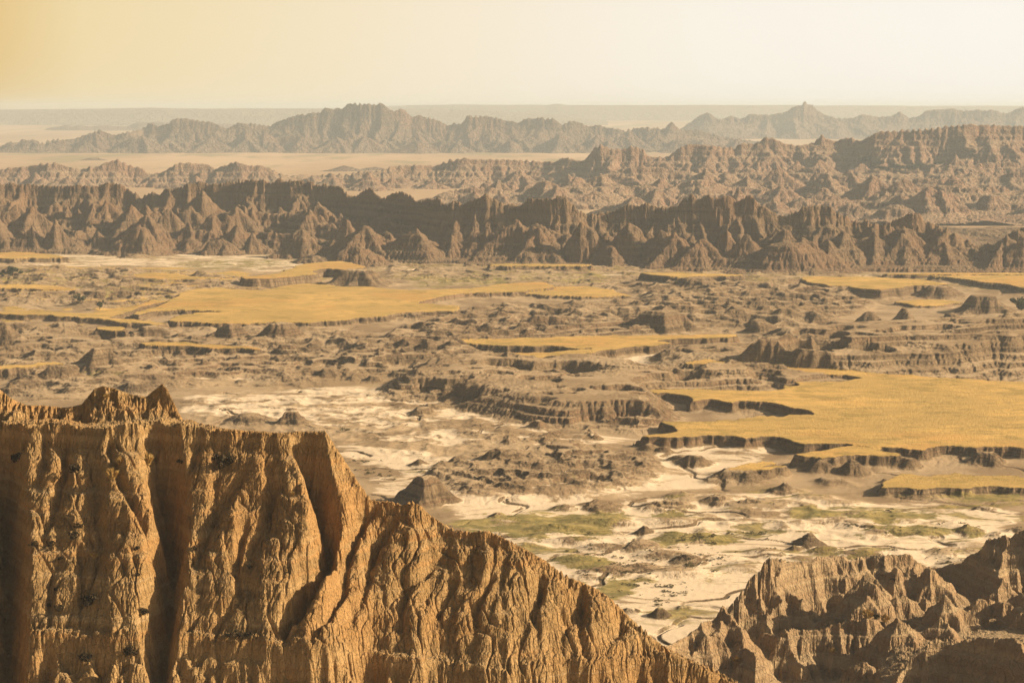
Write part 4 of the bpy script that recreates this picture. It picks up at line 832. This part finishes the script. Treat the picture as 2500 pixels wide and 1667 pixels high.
EL[0].position = .06; EL[0].color = (.68, .38, .09, 1); EL[1].position = .60; EL[1].color = (.99, .94, .86, 1)
for p, cc in ((.105, (.79, .54, .21, 1)), (.155, (.89, .71, .40, 1)), (.27, (.93, .785, .54, 1)), (.38, (.96, .855, .69, 1)), (.48, (.985, .92, .81, 1))):
    q = EL.new(p); q.color = cc
mr = N('ShaderNodeMapRange'); mr.interpolation_type = 'SMOOTHSTEP'; t.links.new(sep.outputs[2], mr.inputs[0]); mr.inputs[1].default_value = .04; mr.inputs[2].default_value = .30; mr.inputs[3].default_value = 1; mr.inputs[4].default_value = 0
sc_ = N('ShaderNodeVectorMath'); sc_.operation = 'SCALE'; t.links.new(sky.outputs[0], sc_.inputs[0]); sc_.inputs[3].default_value = .10
tn = N('ShaderNodeMix'); tn.data_type = 'RGBA'; tn.blend_type = 'MULTIPLY'; tn.inputs[0].default_value = 1; t.links.new(sc_.outputs[0], tn.inputs[6]); tn.inputs[7].default_value = (1, .80, .55, 1)
mx = N('ShaderNodeMix'); mx.data_type = 'RGBA'; t.links.new(mr.outputs[0], mx.inputs[0]); t.links.new(tn.outputs[2], mx.inputs[6]); t.links.new(cr.outputs[0], mx.inputs[7])
t.links.new(mx.outputs[2], bg.inputs[0]); bg.inputs[1].default_value = .60; t.links.new(bg.outputs[0], wo.inputs[0])
sl = bpy.data.lights.new('sun', 'SUN'); sl.energy = 5.0; sl.angle = math.radians(.6); sl.color = (1, .80, .55)
so = bpy.data.objects.new('sun', sl); C.objects.link(so)
from mathutils import Vector
so.rotation_euler = Vector(sd).to_track_quat('Z', 'Y').to_euler()
cam = bpy.data.cameras.new('camera'); co = bpy.data.objects.new('camera', cam); C.objects.link(co)
co.location = (0, 0, CAMZ); co.rotation_euler = (math.pi / 2 - PITCH, 0, 0)
cam.sensor_width = 36; cam.lens = 36 * F / 2500; cam.clip_start = 1; cam.clip_end = 120000
S = bpy.context.scene; S.camera = co
S.view_settings.view_transform = 'Standard'; S.view_settings.look = 'None'; S.view_settings.exposure = .72; S.view_settings.gamma = 1
S.cycles.volume_bounces = 2; S.cycles.max_bounces = 4; S.cycles.diffuse_bounces = 2
# ================================================================ plants
def hit(g, view, X, Y):
    """where the sight line to a survey spot meets the terrain"""
    u, t = map(float, ut(view, X, Y)); c = int(round(float(g.iu(u)))); c = min(max(c, 0), g.nu - 1)
    T = (g.Z[:, c] - CAMZ) / g.y; k = np.nonzero(T >= t)[0]
    if len(k) == 0: return None
    k = k[0]; return (u * g.y[k], g.y[k], g.Z[k, c])
def zat(g, x, y):
    c = int(round(float(g.iu(x / y)))); k = int(round(float(g.iy(y)))); return float(g.Z[min(k, g.ny - 1), min(max(c, 0), g.nu - 1)])
def leaf_mat(name, a_, b_, s):
    m = NT(name); c = m.mix(m.maprange(m.noise(s, 3, .6), .35, .65), a_, b_); m.b.inputs['Roughness'].default_value = .8; return m.done(c)
ML = leaf_mat('juniper_foliage', (.035, .045, .022), (.075, .085, .035), 1.2)
MS = leaf_mat('sage_foliage', (.09, .085, .04), (.19, .16, .075), 2.5)
MG = leaf_mat('dry_grass_blades', (.50, .34, .12), (.32, .20, .07), 3.0)
MD = leaf_mat('dark_scrub_leaves', (.028, .022, .014), (.07, .05, .025), 3.0)
MB = leaf_mat('bark', (.11, .075, .05), (.20, .14, .09), 3.0)
pr = np.random.default_rng(99)
def mesh_obj(name, V, Fc, mat, parent=None):
    me = bpy.data.meshes.new(name); me.from_pydata([tuple(v) for v in V], [], Fc); me.materials.append(mat); me.update()
    o = bpy.data.objects.new(name, me); C.objects.link(o)
    if parent: o.parent = parent
    return o
def crown_mesh(w, h, n, leaf, lumps, zc=.55):
    V, Fc = [], []
    L = [(pr.normal(0, .26, 3) * (w, w, h * .55) + (0, 0, h * zc), pr.uniform(.22, .42)) for _ in range(lumps)]
    for i in range(n):
        c, rr_ = L[i % lumps]; d = pr.normal(0, 1, 3); d /= np.linalg.norm(d)
        p = c + d * rr_ * pr.uniform(.55, 1.05) * np.array((w, w, h * .8)) * .6
        p[2] = max(p[2], .06 * h)
        a_ = pr.normal(0, 1, 3); a_ /= np.linalg.norm(a_); b_ = np.cross(a_, d + pr.normal(0, .4, 3)); b_ /= np.linalg.norm(b_) + 1e-6
        s_ = leaf * pr.uniform(.6, 1.4); k = len(V); V += [p - a_ * s_, p + b_ * s_ * .6, p + a_ * s_, p - b_ * s_ * .6]; Fc.append((k, k + 1, k + 2, k + 3))
    return V, Fc
def tube_mesh(paths):
    V, Fc = [], []
    for P, R in paths:
        k0 = len(V)
        for p, r_ in zip(P, R):
            for q in range(6): V.append((p[0] + r_ * math.cos(q * math.pi / 3), p[1] + r_ * math.sin(q * math.pi / 3), p[2]))
        for s_ in range(len(P) - 1):
            for q in range(6): Fc.append((k0 + s_ * 6 + q, k0 + s_ * 6 + (q + 1) % 6, k0 + s_ * 6 + 6 + (q + 1) % 6, k0 + s_ * 6 + 6 + q))
        Fc.append(tuple(k0 + (len(P) - 1) * 6 + q for q in range(6)))
    return V, Fc
def juniper(loc, w, h, lab, group):
    t = bpy.data.objects.new('juniper_tree', None); t.empty_display_size = .5; C.objects.link(t); t.location = loc; tag(t, lab, 'tree', group)
    paths = [([(0, 0, -.3), (.04 * w, 0, .3 * h), (.02 * w, .03 * w, .7 * h)], (.05 * w, .04 * w, .012 * w))]
    for q in range(6):
        an = pr.uniform(0, 6.28); l = pr.uniform(.25, .42) * w; z1 = pr.uniform(.12, .45) * h
        paths.append(([(0, 0, z1), (math.cos(an) * l * .5, math.sin(an) * l * .5, z1 + .14 * h), (math.cos(an) * l, math.sin(an) * l, z1 + .3 * h)], (.022 * w, .016 * w, .006 * w)))
    V, Fc = tube_mesh(paths); mesh_obj('trunk', V, Fc, MB, t)
    V, Fc = crown_mesh(w, h, 1500, .05 * w, 12); mesh_obj('crown', V, Fc, ML, t)
    return t
G1 = 'junipers on the upper left benches'; G2 = 'distant junipers below the hazy bluff'
for v, X, Y, w_, h_, lb in (('V3', 58, 140, 8.5, 6.2, 'largest dark juniper at the left edge below the ridge'), ('V3', 12, 143, 5, 4.4, 'juniper cut off by the left frame edge, beside the largest one'),
    ('V3', 368, 264, 4.9, 5.2, 'upright dark juniper alone on the golden bench, left'), ('V3', 458, 294, 3.6, 4.8, 'small dark juniper in the gully, right of the upright one')):
    p = hit(FLOOR, v, X, Y)
    if p: juniper(p, w_, h_, lb, G1)
p = hit(FLOOR, 'V4', 2340, 296)
if p: juniper(p, 9.5, 6.5, 'broad bluish green juniper cut by the right frame edge', 'juniper at the right edge')
for X, Y, w_ in ((1612, 374, 8), (1635, 380, 11), (1668, 384, 8), (1690, 410, 8), (1752, 408, 12), (1780, 406, 8), (1806, 412, 11), (1850, 404, 10), (1868, 400, 7), (1955, 384, 9), (1715, 404, 6), (1645, 398, 7), (2115, 350, 6)):
    p = hit(f, 'W2', X, Y)
    if p: juniper(p, w_ * 1.1, w_ * .75, 'dark juniper in the scattered row below the hazy right bluff', G2)
def tuft_mesh(w, h, n):
    V, Fc = [], []
    for i in range(n):
        an = pr.uniform(0, 6.28); b0 = np.array((math.cos(an), math.sin(an), 0)) * pr.uniform(0, .25) * w; lean = pr.uniform(.1, .9)
        tip = np.array((math.cos(an) * lean * w * .6, math.sin(an) * lean * w * .6, h * (1.1 - lean * .5) * pr.uniform(.6, 1))); side = np.array((-math.sin(an), math.cos(an), 0)) * .035 * w
        k = len(V); V += [b0 - side - (0, 0, .05 * h), b0 + side - (0, 0, .05 * h), (b0 + tip) / 2 + (0, 0, h * .15) + side * .7, tip, (b0 + tip) / 2 + (0, 0, h * .15) - side * .7]; Fc.append((k, k + 1, k + 2, k + 3, k + 4))
    return V, Fc
def copies(name, maker, mat, n):
    out = []
    for i in range(n):
        V, Fc = maker(); me = bpy.data.meshes.new(name); me.from_pydata([tuple(v) for v in V], [], Fc); me.materials.append(mat); out.append(me)
    return out
shr = copies('shrub', lambda: crown_mesh(1, .55, 260, .05, 6, .35), MS, 6)
drk = copies('dark_shrub', lambda: crown_mesh(.85, 1.0, 420, .06, 8, .4), MD, 4)
tft = copies('grass_tuft', lambda: tuft_mesh(1, .9, 130), MG, 4)
def put(name, me, p, s_, lb, cat, group):
    o = bpy.data.objects.new(name, me); C.objects.link(o); o.location = p; o.scale = (s_, s_, s_ * pr.uniform(.8, 1.15)); o.rotation_euler = (0, 0, pr.uniform(0, 6.28)); tag(o, lb, cat, group); return o
# scrub dotted over the pale flats (surveyed ones first)
SH = [('V7',330,927,46),('V7',375,850,36),('V7',298,860,26),('V7',200,898,60),('V7',190,860,24),('V7',360,884,30),('V7',615,810,22),('V7',725,820,22),('V7',640,795,18),('V7',600,790,14),('V7',50,1042,34),('V7',20,1080,14),('V7',170,990,14),
 ('V6',1755,864,40),('V6',1690,850,36),('V6',1830,898,22),('V6',1890,860,26),('V6',1850,940,30),('V6',1885,956,18),('V6',2080,900,60),('V6',1930,1040,34),('V6',1985,1046,30),('V6',2048,990,16),('V6',2075,860,30),('V6',1700,1000,30),('V6',1680,1040,26),
 ('V6',1590,965,30),('V6',1640,962,26),('V6',1700,935,40),('V6',1745,938,30),('V6',1640,880,30),('V6',1680,890,26),('V6',1490,945,34),('V6',1560,968,24),('V6',1435,815,40),('V6',1375,810,36),('V6',1510,800,30),('V6',1500,708,40),('V6',1780,1010,40),('V6',1830,995,34),('V6',1730,1000,30),
 ('V6',1600,1090,24),('V6',1640,1075,20),('V6',1735,1060,20),('V6',1800,1062,18),('V6',1890,1080,20),('V6',110,122,60),('V6',210,302,50),('V6',165,345,34),('V6',230,365,50),('V6',300,378,40),('V6',350,380,30),('V6',230,345,30),('V6',270,340,26),
 ('V7',1780,660,16),('V7',1840,672,16),('V7',1700,760,14),('V7',1740,790,18),('V7',1520,700,24),('V7',1400,690,24),('V7',1130,666,50),('V7',1350,580,50),('V7',1355,610,22),('V7',540,705,60),('V7',430,712,50),('V7',620,712,60),('V7',330,725,50),('V7',250,740,60),('V7',320,765,60),('V7',150,745,50)]
def shrub_at(p, s_):
    put('shrub', shr[int(pr.integers(6))], (p[0], p[1], p[2] - .04 * s_), s_, 'low brown sage shrub, one of many dotted over the pale flats', 'shrub', 'sage shrubs dotted over the pale flats')
for v, X, Y, wpx in SH:
    p = hit(FLOOR, v, X, Y + 4)
    if p: shrub_at(p, wpx / VIEWS[v][2] / F * p[1])
ZN = [ground(v, [q[0] for q in pl_], [q[1] for q in pl_]) for v, pl_ in (('V6', [(1500,760),(2116,720),(2116,1010),(1950,1120),(1560,1040),(1400,900)]), ('V7', [(0,770),(700,740),(740,840),(420,860),(120,1130),(0,1120)]), ('V7', [(900,800),(1700,640),(2116,600),(2116,760),(1700,900),(1500,840),(1200,820)]), ('V6', [(30,180),(500,160),(900,480),(260,430)]), ('D', [(700,860),(1000,930),(1100,1000),(900,1010),(750,960)]))]
for (us, ys), n_ in zip(ZN, (85, 45, 45, 30, 20)):
    c_ = 0
    while c_ < n_:
        u_ = pr.uniform(us.min(), us.max()); y_ = pr.uniform(ys.min(), ys.max())
        ins = False
        for i in range(len(us)):
            x1, y1, x2, y2 = us[i], ys[i], us[(i + 1) % len(us)], ys[(i + 1) % len(us)]
            if (y1 > y_) != (y2 > y_) and u_ < x1 + (y_ - y1) * (x2 - x1) / (y2 - y1): ins = not ins
        if not ins or perlin(np.array(u_ * y_ / 14), np.array(y_ / 30), 7) < -.05 and pr.random() < .8: continue
        c_ += 1; z_ = zat(FLOOR, u_ * y_, y_); shrub_at((u_ * y_, y_, z_), min(1.9, .45 + pr.exponential(.35)))
# tufts and dark bushes rooted on the big left butte and the right buttes
for X, Y, w_, k, lb in ((85,470,80,1,'dark bush hanging on the far left of the ochre butte'),(905,484,38,1,'small dark bush high on the ochre butte, right of the main ravine'),(1105,505,95,1,'largest dark bush in a hollow of the ochre butte'),(400,800,34,1,'dark bush on the left buttress, upper of a close pair'),(365,855,50,1,'dark bush on the left buttress, lower of a close pair'),
    (165,890,44,1,'dark bush at the head of small rills on the left buttress'),(250,886,40,1,'dark bush at the top of the fluted cones on the left buttress'),(278,1108,30,1,'single dark bush between the fluted cones, lower left'),(972,912,30,1,'little dark bush right of the main ravine, halfway down'),(678,916,36,1,'dark bush beside the main ravine, halfway down its left side'),
    (690,1034,24,1,'tiny dark bush left of the main ravine'),(445,1196,90,1,'broad dark bush under the ledge, lower left'),(715,1235,50,1,'dark bush beside the foot of the main ravine'),(300,962,30,1,'dark bush in the crack of a fluted cone'),(236,1196,30,1,'dark bush on the lower left ledge, outermost'),(290,1210,44,1,'dark bush on the lower left ledge, middle'),(370,520,60,1,'dark scrub streak on the shaded left buttress'),
    (410,1465,60,1,'dark bush at the bottom edge of the left buttress'),(640,1440,70,1,'dark bush at the bottom, left of the main ravine'),(1240,1000,30,1,'small dark bush on the central buttress'),(1180,1345,60,1,'dark bush under the pale ledge'),(1240,1350,50,1,'dark bush under the pale ledge, right one'),
    (560,542,64,2,'straw coloured grass tuft on the bright shoulder of the left buttress'),(600,470,44,2,'straw tuft above the bright shoulder'),(735,475,56,2,'straw tuft on the crest beside the main ravine'),(470,942,34,2,'straw tuft on top of a rounded cone'),(530,152,30,2,'straw tuft on the upper rim'),(1460,632,24,2,'straw tuft on the central buttress')):
    p = hit(j, 'V5', X, Y)
    if p:
        s_ = w_ / VIEWS['V5'][2] / F * p[1]
        put('dark_shrub' if k == 1 else 'grass_tuft', (drk if k == 1 else tft)[int(pr.integers(4))], (p[0], p[1] + .05, p[2] - .1 * s_), s_ * 1.3, lb, 'bush' if k == 1 else 'grass tuft', 'scrub on the ochre butte')
for X, Y, w_, k, lb in ((1418,495,40,1,'small dark bush alone on the smooth tan slope, right'),(1230,750,90,2,'rusty dry bush in the gully of the right buttes'),(1300,770,70,1,'dark bush in the gully of the right buttes'),(1355,780,70,2,'yellow dry bush beside the gully, right buttes'),(295,1085,66,2,'straw bush on the grassy ledge at the bottom'),(940,830,30,1,'dark bush under an overhang, right buttes'),(980,1010,60,2,'dry tuft among crumbling clay, lower right'),(60,710,50,1,'dark bush in a pit of the left pyramid, right buttes')):
    p = hit(r, 'R5', X, Y)
    if p:
        s_ = w_ / 2.94 / F * p[1]
        put('dark_shrub' if k == 1 else 'grass_tuft', (drk if k == 1 else tft)[int(pr.integers(4))], (p[0], p[1] + .1, p[2] - .1 * s_), s_ * 1.1, lb, 'bush' if k == 1 else 'grass tuft', 'scrub on the tan buttes')
say('plants')
